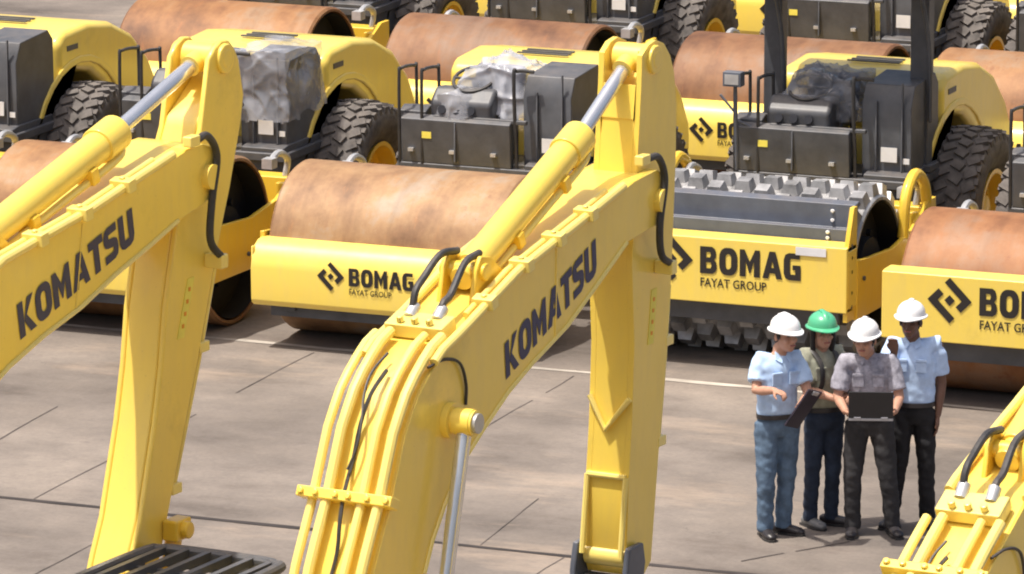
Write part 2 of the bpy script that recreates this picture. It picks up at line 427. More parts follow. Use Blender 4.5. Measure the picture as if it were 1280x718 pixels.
# ------------------------------------------------------------------ ground
g = MB(); g.add([(-400, -100, 0), (400, -100, 0), (400, 700, 0), (-400, 700, 0)], [(0, 1, 2, 3)])
tag(g.build('ground', M['ground']), kind='structure')
def strip(mb, a, b, wd, z, wob=.008):
    a, b = Vector((*a, z)), Vector((*b, z)); d = (b-a); L = d.length; d.normalize(); p = Vector((-d.y, d.x, 0)); k = max(2, int(L/.35))
    vs = []
    for i in range(k+1):
        q = a + d*L*i/k + p*random.uniform(-wob, wob); hw = wd*random.uniform(.6, 1.2)/2
        vs += [q-p*hw, q+p*hw]
    mb.add(vs, [(2*i, 2*i+1, 2*i+3, 2*i+2) for i in range(k)])
# measured on the photograph: two row-wise joints, cross joints at the slab pitch
jt = MB()

def broken(a, b, wd, z, gaps):
    t0 = 0
    for g0, g1 in gaps + [(1, 1)]:
        if g0 > t0: strip(jt, (a[0]+(b[0]-a[0])*t0, a[1]+(b[1]-a[1])*t0), (a[0]+(b[0]-a[0])*g0, a[1]+(b[1]-a[1])*g0), wd, z)
        t0 = g1
broken((-19.44, 37.3), (-19.62, 42.9), .013, .004, [(.30, .38), (.55, .70)])
broken((-20.58, 38.6), (-20.72, 40.2), .014, .004, [])
broken((-17.10, 38.0), (-17.2, 42.9), .010, .004, [(.1, .4), (.8, .86)])
broken((-15.70, 37.3), (-15.85, 38.8), .009, .004, [])
broken((-13.75, 37.6), (-13.2, 38.45), .018, .0045, [(.4, .5)])
broken((-18.3, 30), (-18.4, 37.2), .010, .004, [(.6, .7)])
broken((-14.9, 30), (-15.0, 37.2), .010, .004, [(.5, .8)])
tag(jt.build('pavement_joints', M['joint']), kind='structure')
jw = MB(); strip(jw, (-40, 37.25), (10, 37.25), .07, .004, .008); tag(jw.build('expansion_joint', M['joint_dark']), kind='structure')
pl = MB(); strip(pl, (-40, 43.2), (10, 42.9), .09, .004, .02)
tag(pl.build('pavement_line', M['pale_line']), kind='structure')

# ------------------------------------------------------------------ rollers
def drum_mesh(pads=False):
    mb = MB(); r = .75 if not pads else .67; w_ = 1.065
    prof = [(-w_+.22, .05), (-w_+.22, r-.05), (-w_, r-.045), (-w_, r-.02), (-w_+.025, r), (w_-.025, r), (w_, r-.02), (w_, r-.045), (w_-.22, r-.05), (w_-.22, .05)]
    mb.lathe(prof, (0, 0, .75), 72)
    if pads:
        nr = 18
        for j in range(nr):
            for i in range(10):
                a = 2*math.pi*(j + .5*(i % 2))/nr
                x = -w_+.10 + i*(2*w_-.20)/9
                rad = Vector((0, math.cos(a), math.sin(a))); tan = Vector((0, -math.sin(a), math.cos(a)))
                c = Vector((x, 0, .75)); vs = []
                for rr, hw in ((r-.01, .078), (r+.095, .058)):
                    for sx, st in ((-1, -1), (1, -1), (1, 1), (-1, 1)):
                        vs.append(c + rad*rr + Vector((sx*hw, 0, 0)) + tan*st*hw)
                mb.add(vs, [(4, 5, 6, 7), (0, 1, 5, 4), (1, 2, 6, 5), (2, 3, 7, 6), (3, 0, 4, 7)])
    return mb
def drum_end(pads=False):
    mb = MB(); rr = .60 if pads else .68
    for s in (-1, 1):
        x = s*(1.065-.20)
        mb.lathe([(x, .0), (x, rr), (s*1.058, rr+.006)], (0, 0, .75), 40)  # liner coloured black for the shade inside the open drum end
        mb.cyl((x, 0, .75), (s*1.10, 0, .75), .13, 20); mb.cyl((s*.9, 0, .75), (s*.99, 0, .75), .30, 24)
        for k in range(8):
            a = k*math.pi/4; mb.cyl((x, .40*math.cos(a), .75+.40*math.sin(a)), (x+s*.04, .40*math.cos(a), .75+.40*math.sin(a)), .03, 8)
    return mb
def bumper_decal(parent, y, big, x0):
    mb = MB(); ex, ey, nn = (1, 0, 0), (0, 0, 1), (0, -1, 0)
    k = 1.5 if big else 1.0; z = .615 if not big else .81
    diamond(mb, (x0+.1*k, y, z+.085*k), ex, ey, .125*k*1.0, nn)
    wd = letters(mb, 'BOMAG', (x0+.27*k, y, z+.015*k), ex, ey, .155*k, nn, gap=.06, total=.62*k)
    mb.build('lettering', M['ink'], parent)
    m2 = MB(); font_text(m2, 'FAYAT GROUP', (x0+.27*k, y, z-.060*k), ex, ey, .05*k, nn, width=.40*k)
    m2.build('small_lettering', M['ink'], parent)

def make_roller(pads=False, flat=False, rops=False, big=False, decal_x=-.55, tint=(1, 1, 1)):
    root = empty('soil_roller', (0, 0, 0))
    d = drum_mesh(pads).build('drum', M['pad'] if pads else M['rust'], root); d.color = (*tint, 1)
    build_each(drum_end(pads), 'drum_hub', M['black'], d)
    # bumper beam
    if flat:
        prof = [(-.97, .46), (-.97, 1.02), (-.90, 1.03), (-.74, 1.03), (-.74, .98), (-.91, .97), (-.91, .50), (-.80, .48), (-.80, .46)]
    else:
        prof = [(-.93, .47), (-.97, .52), (-.975, .80), (-.955, .90), (-.90, .985), (-.82, 1.03), (-.70, 1.04), (-.70, 1.0), (-.82, .98), (-.90, .85), (-.90, .50)]
    dzb = .12 if flat else -.085
    prof = [(a, c+dzb) for a, c in prof]
    b = MB().px(prof, -1.12, 1.12)
    b.box((-1.115, -.84, .74+dzb), (.02, .22, .50)); b.box((1.115, -.84, .74+dzb), (.02, .22, .50))
    bo = b.build('bumper', M['yellow'], root, .012)
    bumper_decal(bo, -.973 if flat else -.977, big, decal_x)
    # side plates and rear beam
    for s in (-1, 1):
        f = MB(); x = s*1.115
        prof = [(-.74, .48), (-.74, 1.0), (-.45, .97), (.2, .93), (.75, 1.0), (1.15, 1.18), (1.35, 1.18), (1.35, .55), (1.0, .46)]
        f.px(prof, x-.022, x+.022)
        f.px([(.95, .6), (.95, 1.1), (1.02, 1.1), (1.02, .6)], x-s*.10, x-s*.022)
        for yy, zz in ((-.6, .82), (.1, .62)):
            f.cyl((x+s*.022, yy, zz), (x+s*.045, yy, zz), .022, 8, 1)
        f.build('side_plate', [M['yellow_dark'], M['dark']], root, .008)
    fr = MB(); fr.px([(1.12, .55), (1.12, 1.12), (1.34, 1.12), (1.34, .55)], -1.09, 1.09)
    fr.px([(1.34, .6), (1.34, 1.05), (1.75, .95), (1.75, .6)], -.35, .35)
    fr.build('drum_frame', M['yellow_dark'], root, .012)
    # steel eyes on top of the frame corners
    ey = MB()
    for s in (-1, 1):
        ey.tube(smooth_path([(s*1.0, 1.2, 1.12), (s*1.02, 1.2, 1.28), (s*1.02, 1.0, 1.36), (s*1.02, .82, 1.30)]), .032, 8)
        ey.box((s*1.02, .82, 1.30), (.10, .12, .09))
    build_each(ey, 'scraper_bracket', M['steel'], root)
    sc = MB(); sc.box((0, -.80, .34 if not flat else .50), (2.0, .05, .12 if not flat else .20)); sc.box((0, .86, .40), (2.0, .06, .14))
    for s in (-1, 1): sc.box((s*.8, -.84, .40 if not flat else .57), (.1, .06, .12))
    build_each(sc, 'scraper', M['dark'], root, bevel=.006)
    if pads:
        sh = MB(); sh.px([(-.72, 1.10), (-.72, 1.25), (-.60, 1.24), (-.60, 1.44), (-.50, 1.46), (-.44, 1.42), (-.52, 1.40), (-.54, 1.2), (-.66, 1.18), (-.66, 1.10)], -1.04, 1.06)
        for zz in (1.17, 1.22): sh.cyl((.86, -.72, zz), (.86, -.74, zz), .018, 8, 1)
        for zz in (1.30, 1.38): sh.cyl((.86, -.60, zz), (.86, -.62, zz), .018, 8, 1)
        sh.cyl((.55, -.72, 1.12), (.55, -.74, 1.12), .018, 8, 1)
        sh.build('drum_shield', [M['slate'], M['white_label']], root, .01)
        ar = MB()
        for s in (-1, 1):
            ar.px([(-.95, .5), (-.95, 1.1), (-.80, 1.46), (-.72, 1.46), (-.72, .5)], s*1.10-.02, s*1.10+.02)
            ar.tube(smooth_path([(s*1.1, .55, .95), (s*1.1, .62, 1.3), (s*1.1, .85, 1.46), (s*1.1, 1.1, 1.35), (s*1.1, 1.2, 1.15)]), .05, 10)
            for zz in (.62, .74, .92, 1.04, 1.14): ar.cyl((s*1.12, -.85, zz), (s*1.125, -.85, zz), .02, 8, 1)
        build_each(ar, 'frame_arch', [M['yellow_dark'], M['dark']], root, bevel=.006)
        lb = MB(); lb.box((.80, -.978, 1.09), (.27, .006, .07)); lb.build('white_sticker', M['white_label'], root)
    # driver station
    p = MB(); p.px([(1.55, 1.16), (1.55, 1.24), (2.55, 1.24), (2.55, 1.16)], -.84, .84)
    p.px([(1.75, .7), (1.75, 1.16), (2.5, 1.16), (2.5, .7)], -.45, .45)
    p.box((-.5, 1.62, .95), (.5, .1, .42)); p.box((.55, 1.7, .9), (.4, .2, .5))
    p.build('platform', M['dark'], root, .012)
    fp = MB(); fp.px([(1.56, 1.24), (1.53, 1.64), (1.60, 1.68), (1.66, 1.62), (1.62, 1.24)], -.80, .26)
    fp.px([(1.62, 1.24), (1.60, 1.70), (1.70, 1.74), (1.95, 1.70), (1.95, 1.24)], -.84, -.58)
    fp.box((-.27, 1.535, 1.45), (.02, .03, .36)); fp.box((-.05, 1.60, 1.66), (.9, .05, .04))
    fp.build('front_panel', M['dark'], root, .02)
    cs = MB(); cs.px([(1.72, 1.24), (1.70, 1.88), (1.80, 2.06), (2.36, 2.10), (2.46, 2.0), (2.48, 1.24)], .32, .78)
    cs.box((.46, 1.69, 1.6), (.02, .03, .66)); cs.box((.70, 1.69, 1.7), (.02, .03, .8))
    cs.px([(1.60, .92), (1.58, 1.28), (1.70, 1.30), (2.4, 1.30), (2.4, .92)], .38, .80)
    cso = cs.build('side_console', M['dark'], root, .045)
    lb = MB(); lb.box((.58, 1.692, 1.45), (.15, .006, .13)); lb.box((.74, 1.694, 1.40), (.06, .006, .05)); build_each(lb, 'label', M['white_label'], cso)
    st = MB(); st.box((-.18, 2.12, 1.66), (.50, .48, .14)); st.box((-.18, 2.38, 1.83), (.48, .12, .42), Matrix.Rotation(R(-8), 3, 'X'))
    st.box((-.18, 2.14, 1.42), (.36, .36, .34)); st.build('seat', M['slate'], root, .05, seg=3)
    dsh = MB(); dsh.px([(1.62, 1.6), (1.60, 1.80), (1.74, 1.92), (1.92, 1.90), (1.92, 1.6)], -.55, .05)
    dsh.build('dashboard', M['dark'], root, .04)
    sw = MB(); c = Vector((-.22, 1.86, 1.98)); ring = []
    ax = Matrix.Rotation(R(28), 3, 'X')
    for k in range(21):
        a = 2*math.pi*k/20; ring.append(c + ax @ Vector((.19*math.cos(a), .19*math.sin(a), 0)))
    sw.tube(ring, .016, 8, caps=False); sw.cyl(c, c + ax @ Vector((0, 0, -.25)), .03, 10); sw.tube([ring[0], c, ring[10]], .013, 6)
    sw.build('steering_wheel', M['hose'], root)
    hr = MB()
    for x0 in (-.82, -.60): hr.tube(smooth_path([(x0, 1.56, 1.24), (x0, 1.55, 2.0), (x0, 1.60, 2.08), (x0, 1.9, 2.06), (x0, 1.94, 2.0), (x0, 1.95, 1.24)]), .016, 8)
    hr.tube(smooth_path([(.30, 1.60, 1.24), (.28, 1.58, 2.05), (.3, 1.62, 2.12), (.45, 1.64, 2.12)]), .018, 8)
    build_each(hr, 'handrail', M['hose'], root)
    lv = MB()
    for xx, yy in ((.16, 1.95), (.10, 2.05)): lv.tube([(xx, yy, 1.24), (xx+.02, yy-.05, 1.78)], .014, 8); lv.ball((xx+.02, yy-.05, 1.80), .032, 10)
    build_each(lv, 'lever', M['hose'], root)
    gg = MB()
    for k in range(3): gg.cyl((-.42+k*.14, 1.595, 1.73), (-.42+k*.14, 1.58, 1.735), .04, 14)
    build_each(gg, 'gauge', M['screen'], root)
    lt = MB()
    for xx in (-.70, -.30, .10): lt.box((xx, 1.535, 1.36), (.05, .03, .03))
    build_each(lt, 'latch', M['steel'], root)
    wl = MB(); wl.box((-.55, 1.541, 1.50), (.09, .008, .06)); wl.build('warning_label', M['warn'], root)
    if rops:
        for xs in (-.66, .72):
            rp = MB(); rp.box((xs, 2.16, 2.12), (.17, .15, 1.76)); rp.box((xs, 2.16, 1.28), (.26, .26, .06))
            rp.tube(smooth_path([(xs+.12, 2.05, 1.7), (xs+.11, 2.02, 2.4), (xs+.02, 1.98, 2.95)]), .022, 8)
            rp.build('canopy_post', M['dark'], root, .02)
        rf = MB(); rf.px([(1.35, 3.0), (1.38, 3.07), (1.6, 3.11), (2.7, 3.11), (2.78, 3.0)], -.9, .95); rf.build('canopy_roof', M['dark'], root, .03)
        hl = MB(); hl.tube([(-.80, 1.56, 1.24), (-.80, 1.50, 2.02)], .018, 8); hl.tube([(-.80, 1.53, 1.75), (-.95, 1.52, 1.92)], .012, 8)
        hl.box((-.80, 1.46, 2.08), (.17, .11, .13)); hl.tube([(-.80, 1.53, 1.70), (-.62, 1.56, 1.62)], .014, 8)
        h2 = hl.build('work_lamp', M['slate'], root, .015)
        q = MB(); q.box((-.80, 1.402, 2.08), (.13, .006, .09)); q.build('lamp_lens', M['steel'], h2)
    # engine hood
    prof = [(2.58, 1.3), (2.58, 1.93), (2.70, 2.02), (3.2, 2.05), (3.7, 1.98), (4.15, 1.80), (4.5, 1.52), (4.72, 1.20), (4.74, .88), (3.85, .88)]
    for k in range(1, 8):
        a = R(10+k*20); prof.append((2.94+.84*math.cos(a), .78+.83*math.sin(a)))
    ho = MB().px(prof, -.78, .78).build('engine_hood', M['yellow'], root, .09, seg=4)
    fl = MB()
    for s in (-1, 1):
        arc = []
        for k in range(13):
            a = R(18+k*12); arc.append((3.0+1.02*math.cos(a), .76+1.0*math.sin(a)))
        inner = [(2.96+(y-2.96)*.93, .78+(z-.78)*.93) for y, z in arc]
        fl.px(arc + inner[::-1], s*.77, s*.80)
    build_each(fl, 'wheel_arch', M['yellow'], ho, bevel=.02)
    gv = MB()
    for k in range(5): gv.box((-.0, 2.95+k*.10, 2.056-.02*max(0, k-2)), (.5-.02*k, .035, .012))
    for s in (-1, 1): gv.box((s*.782, 2.85, 1.86), (.008, .22, .05))
    build_each(gv, 'vent', M['dark'], ho)
    if False: ex = MB(); ex.cyl((.45, 2.8, 2.0), (.45, 2.8, 2.2), .045, 12); ex.cyl((.45, 2.8, 2.18), (.45, 2.72, 2.26), .045, 12); ex.build('exhaust', M['dark'], ho)
    ax_ = MB(); ax_.cyl((-.9, 2.96, .75), (.9, 2.96, .75), .15, 14); ax_.box((0, 3.2, .85), (1.0, 2.0, .5)); ax_.build('rear_frame', M['dark'], root, .02)
    tl = MB()
    for s in (-1, 1): tl.box((s*.62, 4.76, 1.1), (.14, .03, .09))
    build_each(tl, 'tail_lamp', M['amber'], root)
    # rear wheels
    for s in (-1, 1):
        c = (s*.93, 2.94, .77)
        ty = MB().lathe([(-.20, .36), (-.265, .48), (-.285, .60), (-.255, .68), (-.20, .72), (0, .735), (.20, .72), (.255, .68), (.285, .60), (.265, .48), (.20, .36)], c, 48)
        n_ = 34
        for j in range(n_):
            for i, xo in enumerate((-.19, -.065, .065, .19)):
                a = 2*math.pi*(j+.5*(i % 2))/n_; rad = Vector((0, math.cos(a), math.sin(a)))
                rr = .735 if abs(xo) < .1 else .715
                rot = Matrix.Rotation(a - math.pi/2, 3, 'X') @ Matrix.Rotation(R(28 if i % 2 else -28), 3, 'Z')
                ty.box(Vector(c) + Vector((xo, 0, 0)) + rad*rr, (.115, .082, .04), rot)
            a = 2*math.pi*j/n_; rad = Vector((0, math.cos(a), math.sin(a)))
            for e in (-1, 1):
                ty.box(Vector(c) + Vector((e*.25, 0, 0)) + rad*.655, (.04, .06, .09), Matrix.Rotation(a-math.pi/2, 3, 'X'))
        t_ = ty.build('tyre', M['rubber'], root)
        rm = MB().lathe([(s*.20, .36), (s*.24, .38), (s*.24, .34), (s*.10, .30), (s*.08, .14), (s*.16, .13), (s*.18, .08), (s*.18, .0)], c, 32)
        for k in range(10):
            a = k*math.pi/5; rm.cyl((c[0]+s*.085, c[1]+.21*math.cos(a), c[2]+.21*math.sin(a)), (c[0]+s*.12, c[1]+.21*math.cos(a), c[2]+.21*math.sin(a)), .018, 6)
        rm.build('rim', M['yellow_dark'], t_)
    return root
def tint(root, c):
    for ch in root.children:
        if ch.name.startswith('drum') and not ch.name.startswith('drum_'): ch.color = (*c, 1)

FRONT = 'soil rollers parked in the front row'; REAR = 'soil rollers parked in the second row'; FAR = 'soil rollers parked in the farthest row'
RY = 43.8
r2 = make_roller(tint=(1.15, 1.12, 1.08), decal_x=-.46)
r2.location = (-19.06, RY, 0)
tag(r2, 'yellow soil roller with tan smooth drum, between the left and middle excavator booms', 'roller', FRONT)
r1 = copy_tree(r2); r1.location = (-21.80, RY-.1, 0); tag(r1, 'yellow soil roller partly behind the left excavator arm, with a plastic sheeted dark console', 'roller', FRONT); tint(r1, (1.1, .95, .78))
r0 = copy_tree(r2); r0.location = (-24.52, RY-.15, 0); tag(r0, 'yellow soil roller cut off by the left edge of the photo', 'roller', FRONT); tint(r0, (1, .9, .8))
r3 = make_roller(pads=True, flat=True, rops=True, big=True, decal_x=-.60)
r3.location = (-16.13, RY+.75, 0)
tag(r3, 'yellow padfoot roller with studded grey drum and canopy posts', 'roller', FRONT)
r4 = make_roller(flat=True, big=True, decal_x=-.68, tint=(.95, .70, .56))
r4.location = (-13.33, RY, 0)
tag(r4, 'yellow soil roller with reddish rusty drum at the right edge', 'roller', FRONT)
SY = 51.7
for i, (xx, cl, lb) in enumerate([
    (-24.5, (1.0, .80, .62), 'yellow soil roller with orange brown drum at the top left of the second row'),
    (-21.5, (.74, .58, .50), 'yellow soil roller with dark reddish brown drum behind the roller with the tan drum'),
    (-18.4, (.74, .58, .50), 'yellow soil roller with brown drum and lettered beam behind the studded roller'),
    (-15.75, (1.0, .82, .66), 'yellow soil roller with orange tan drum at the top right of the second row')]):
    c = copy_tree(r2); c.location = (xx, SY, 0); tag(c, lb, 'roller', REAR); tint(c, cl)
    for b_ in c.children:
        if b_.name.startswith('bumper'):
            for q in b_.children: q.location.x = -.24 if i >= 2 else -.05
for i, xx in enumerate((-26.6, -23.6, -20.6, -17.6)):
    c = copy_tree(r2); c.location = (xx, SY+7.4, 0); tag(c, 'yellow roller of the farthest row, only its underside showing at the top edge', 'roller', FAR); tint(c, (.9, .75, .6))

# ------------------------------------------------------------------ plastic sheets on the driver stations
def drape(root, box, label, seed, amp=.07, shade=1, soft=.5, alpha=1):
    x0, x1, y0, y1, z0, z1 = box
    bm = bmesh.new(); bmesh.ops.create_cube(bm, size=1)
    bmesh.ops.subdivide_edges(bm, edges=bm.edges[:], cuts=46, use_grid_fill=True)
    c = Vector(((x0+x1)/2, (y0+y1)/2, (z0+z1)/2)); s = Vector((x1-x0, y1-y0, z1-z0))
    so_ = Vector((seed*7.3, seed*3.1, seed*1.7))
    tilt = Matrix.Rotation(R(25*seed), 3, 'Y')
    def ridge(q): return (1-min(1, abs(noise.noise(q))*2.4))**1.6
    for v in bm.verts:
        p = v.co*2; q = p.lerp(p.normalized()*1.12, soft)
        flare = 1 + .14*max(0, -q.z)
        wq = Vector((q.x*s.x/2*flare, q.y*s.y/2*flare, q.z*s.z/2))
        k = tilt @ wq; warp = noise.noise_vector(wq*2.2+so_)*.22
        e = Vector((k.x*5.0, k.y*5.0, k.z*1.7))+warp*3+so_
        d = ridge(e)*.75 + ridge(Vector((k.z*6.5, k.x*2.6, k.y*6.5))+warp*4-so_)*.45 + noise.noise(wq*3.2+so_)*.9
        nrm = Vector((q.x/s.x, q.y/s.y, q.z/s.z)).normalized()
        v.co = wq + nrm*(d-.35)*amp + noise.noise_vector(wq*2.6-so_)*amp*.9
    bmesh.ops.delete(bm, geom=[f for f in bm.faces if f.calc_center_median().z < -s.z*(.36 + .10*noise.noise(f.calc_center_median()*4+so_))], context='FACES')
    me = bpy.data.meshes.new('plastic_sheet'); bm.to_mesh(me); bm.free(); me.materials.append(M['plastic'])
    me.polygons.foreach_set('use_smooth', [True]*len(me.polygons)); me.set_sharp_from_angle(angle=R(60))
    o = bpy.data.objects.new('plastic_sheet', me); col.objects.link(o)
    o.location = Vector(root.location) + c; o.color = (shade, shade, shade*1.04, alpha)
    return tag(o, label, 'plastic sheet')
drape(r2, (-.38, .40, 1.80, 2.45, 1.50, 2.14), 'crumpled clear plastic over the seat of the roller with the tan drum', 1, .060, .80, .62, .85)
drape(r2, (-.50, -.12, 1.60, 1.95, 1.62, 1.88), 'small grey plastic wrap over the dashboard beside the seat wrap', 4, .05, .5)
drape(r1, (.27, .80, 1.66, 2.50, 1.42, 2.15), 'shiny plastic sheet hanging over the dark console beside the left excavator arm', 2, .032, .66, .12, .72)
drape(r3, (-.45, .22, 1.75, 2.40, 1.62, 2.12), 'dark grey plastic wrap over the seat between the canopy posts', 3, .07, .45)

# ------------------------------------------------------------------ excavators
HX = Vector((.9954, -.0958, 0)); HY = Vector((.0958, .9954, 0))     # right and forward of the machines
def P2(u, n, z): return (n, u+4.0, z)
def offset_poly(pts, d):
    out = []
    for i, p in enumerate(pts):
        a = Vector(pts[max(i-1, 0)]); b = Vector(pts[min(i+1, len(pts)-1)]); t = (b-a).normalized()
        out.append((p[0]-t.y*d, p[1]+t.x*d))
    return out
def at_len(pts, f):
    """point and direction at fraction f of a polyline"""
    L = [0]
    for a, b in zip(pts, pts[1:]): L.append(L[-1]+(Vector(b)-Vector(a)).length)
    s = f*L[-1]
    for i in range(len(pts)-1):
        if s <= L[i+1]+1e-9:
            t = (s-L[i])/max(1e-9, L[i+1]-L[i]); a, b = Vector(pts[i]), Vector(pts[i+1]); return a.lerp(b, t), (b-a).normalized()
def make_excavator(loc, label, top, bot, tip, arm, pivot, cyl, txt, bcyl, foot, clamps=(.28,), hf=.56, hoses=True):
    root = empty('excavator', loc, math.atan2(-HX.y, HX.x)*-1, label, 'excavator', 'yellow excavators parked with raised booms')
    HW = .21
    # boom: box section following the traced side profile, plates proud of the top
    prof = top + tip + bot
    boom = MB().prism([P2(u, -HW+.012, z) for u, z in prof], (2*HW-.024, 0, 0))
    for s in (-1, 1):
        boom.prism([P2(u, s*HW-(.012 if s > 0 else 0), z) for u, z in prof], (.012, 0, 0))
    # flange rims along the bottom edge
    bo = boom.build('boom', M['yellow2'], root, .012)
    rim = [p for p in bot if p[0] > foot[0]+.25]
    for s in (-1, 1):
        MB().tube([P2(u, s*(HW+.002), z+.004) for u, z in rim], .013, 8).build('boom_flange', M['pipe'], bo)
    for f in (.80,):
        p, d = at_len(top, f); q, _ = at_len(bot[::-1], f-.01)
        MB().tube([P2(p.x, HW+.001, p.y-.02), P2(q.x, HW+.001, q.y+.02)], .006, 6).build('weld_seam', M['yellow2'], bo)
    # lettering on both sides
    o, up_, en = [Vector((0, a, b)) for a, b in txt]
    ex = en-o; ln = ex.length; ex.normalize(); ey = up_-o; hh = ey.length; ey.normalize()
    k = MB(); letters(k, 'KOMATSU', Vector((HW+.001, 4+o.y, o.z)), ex, ey, hh, (1, 0, 0), gap=.02, total=ln)
    k.build('lettering', M['navy'], bo)
    k = MB(); letters(k, 'KOMATSU', Vector((-HW-.001, 4+en.y, en.z)), -ex, ey, hh, (-1, 0, 0), gap=.02, total=ln); k.build('lettering', M['navy'], bo)
    # pin bosses
    pb = MB(); pb.cyl(P2(foot[0], -.24, foot[1]), P2(foot[0], .24, foot[1]), .13, 20)
    pb.cyl(P2(pivot[0], -.25, pivot[1]), P2(pivot[0], .25, pivot[1]), .07, 20)
    pb.cyl(P2(bcyl[0], -.38, bcyl[1]), P2(bcyl[0], .38, bcyl[1]), .07, 20)
    pb.cyl(P2(bcyl[0], -.25, bcyl[1]), P2(bcyl[0], .25, bcyl[1]), .10, 24)
    build_each(pb, 'pin_boss', M['yellow2'], bo)
    cp = MB()
    for s in (-1, 1): cp.cyl(P2(bcyl[0], s*.38, bcyl[1]), P2(bcyl[0], s*.40, bcyl[1]), .055, 18)
    build_each(cp, 'pin_cap', M['steel'], bo)
    # hydraulic pipes along the top plate
    base = MB(); 
    for nn, rr, up0 in ((-.245, .026, .035), (-.15, .03, .055), (.06, .026, .05), (.165, .03, .055)):
        f0, f1 = (.0, hf-.02)
        pts = []
        for q in range(25):
            p, d = at_len(top, f0+(f1-f0)*q/24); pts.append(P2(p.x-d.y*up0, nn, p.y+d.x*up0))
        MB().tube(pts, rr, 10).build('hydraulic_pipe', M['pipe'], bo)
    for nn, rr, f0, f1 in ((.215, .026, .50, .97), (-.215, .026, .50, .97), (.15, .018, .60, .95)):
        pts = []
        for q in range(25):
            p, d = at_len(top, f0+(f1-f0)*q/24); pts.append(P2(p.x-d.y*.03, nn, p.y+d.x*.03))
        MB().tube(pts, rr, 10).build('hydraulic_pipe', M['pipe'], bo)
    for f in clamps:
        p, d = at_len(top, f); rot = Matrix.Rotation(math.atan2(d.y, d.x), 3, 'X')
        c = MB(); c.box(P2(p.x-d.y*.05, -.03, p.y+d.x*.05), (.58, .06, .10), rot)
        for nn in (-.29, -.2, -.08, .0, .115, .23): c.cyl(P2(p.x-d.y*.09, nn, p.y+d.x*.09), P2(p.x-d.y*.12, nn, p.y+d.x*.12), .02, 8)
        c.build('pipe_clamp', M['yellow2'], bo, .012)
    for f in (.63, .72, .80, .88):
        p, d = at_len(top, f); rot = Matrix.Rotation(math.atan2(d.y, d.x), 3, 'X')
        c = MB(); c.box(P2(p.x-d.y*.035, .20, p.y+d.x*.035), (.13, .07, .07), rot); c.cyl(P2(p.x-d.y*.05, .2, p.y+d.x*.05), P2(p.x-d.y*.085, .2, p.y+d.x*.085), .018, 8)
        c.build('pipe_clamp', M['pipe'], bo, .008)
    # fittings and black hoses looping up to the arm cylinder
    if hoses:
        p, d = at_len(top, hf); up = Vector((-d.y, d.x))
        bl = MB(); rot = Matrix.Rotation(math.atan2(d.y, d.x), 3, 'X')
        bl.box(P2(p.x+up.x*.05, -.02, p.y+up.y*.05), (.36, .16, .08), rot)
        for nn in (-.11, -.02, .07):
            bl.cyl(P2(p.x+up.x*.09-.05*d.x, nn, p.y+up.y*.09-.05*d.y), P2(p.x+up.x*.13-.05*d.x, nn, p.y+up.y*.13-.05*d.y), .022, 8)
        bl.build('pipe_manifold', M['pipe'], bo, .012)
        c0 = Vector(cyl[0])
        for nn, hgt in ((-.10, .17), (.07, .10)):
            a = p + up*.08 + d*.06
            st = MB(); st.cyl(P2(a.x-d.x*.03, nn, a.y-d.y*.03), P2(a.x+up.x*.03+d.x*.05, nn, a.y+up.y*.03+d.y*.05), .035, 12); st.build('hose_fitting', M['steel'], bo)
            e = c0 + Vector((-.0, .02))
            pts = [P2(a.x, nn, a.y), P2(a.x+.04, nn, a.y+hgt*.7), P2(a.x+.13, nn, a.y+hgt*1.05), P2((a.x+e.x)/2+.06, nn*.9, max(a.y, e.y)+hgt*.45), P2(e.x+.0, nn*.8, e.y+.07)]
            MB().tube(smooth_path(pts), .021, 10).build('hydraulic_hose', M['hose'], bo)
        # thin dark lines clipped on the top plate and a bleed line on the side
        th = []
        for q in range(14):
            f = .02+(hf-.1)*q/13; p, d = at_len(top, f); th.append(P2(p.x-d.y*(.04+.03*math.sin(q*1.7)), -.045+.02*math.sin(q*1.1), p.y+d.x*(.04+.03*math.sin(q*1.7))))
        MB().tube(smooth_path(th, 3), .011, 6).build('thin_hose', M['hose'], bo)
        th = []
        for q in range(8):
            f = hf-.2+.14*q/7; p, d = at_len(top, f); th.append(P2(p.x-d.y*.06, -.06+.03*math.sin(q*.9), p.y+d.x*.06))
        MB().tube(smooth_path(th, 3), .008, 6).build('thin_hose', M['hose'], bo)
        p, d = at_len(top, hf-.05); q0 = p
        th = [P2(q0.x-.10, .20, q0.y-.02), P2(q0.x+.04, .225, q0.y+.0), P2(q0.x+.20, .23, q0.y-.05), P2(q0.x+.28, .225, q0.y-.18), P2(q0.x+.29, .218, q0.y-.30)]
        MB().tube(smooth_path(th), .009, 6).build('thin_hose', M['hose'], bo)
    # arm
    AW = .14
    am = MB().prism([P2(u, -AW+.035, z) for u, z in arm['core']], (2*AW-.07, 0, 0))
    for s in (-1, 1): am.prism([P2(u, s*AW-(.036 if s > 0 else 0), z) for u, z in arm['prof']], (.036, 0, 0))
    ao = am.build('arm', M['yellow2'], root, .014)
    tb = MB(); tu, tz = arm['tail']; tb.cyl(P2(tu, -.17, tz), P2(tu, .17, tz), .055, 20)
    for q in (-1, 1): tb.cyl(P2(tu, q*.165, tz), P2(tu, q*.10, tz), .085, 20)
    tb.build('tail_pin', M['yellow2'], ao, .012)
    # hose loop at the boom tip
    MB().tube(smooth_path([P2(u, .235, z) for u, z in arm['loop']]), .022, 10).build('hydraulic_hose', M['hose'], ao)
    lc = MB(); a, b = arm['loop'][0], arm['loop'][-1]; lc.box(P2(a[0]-.04, .225, a[1]), (.06, .10, .06)); lc.box(P2(b[0], .20, b[1]-.02), (.12, .07, .08)); build_each(lc, 'hose_bracket', M['pipe'], ao, bevel=.01)
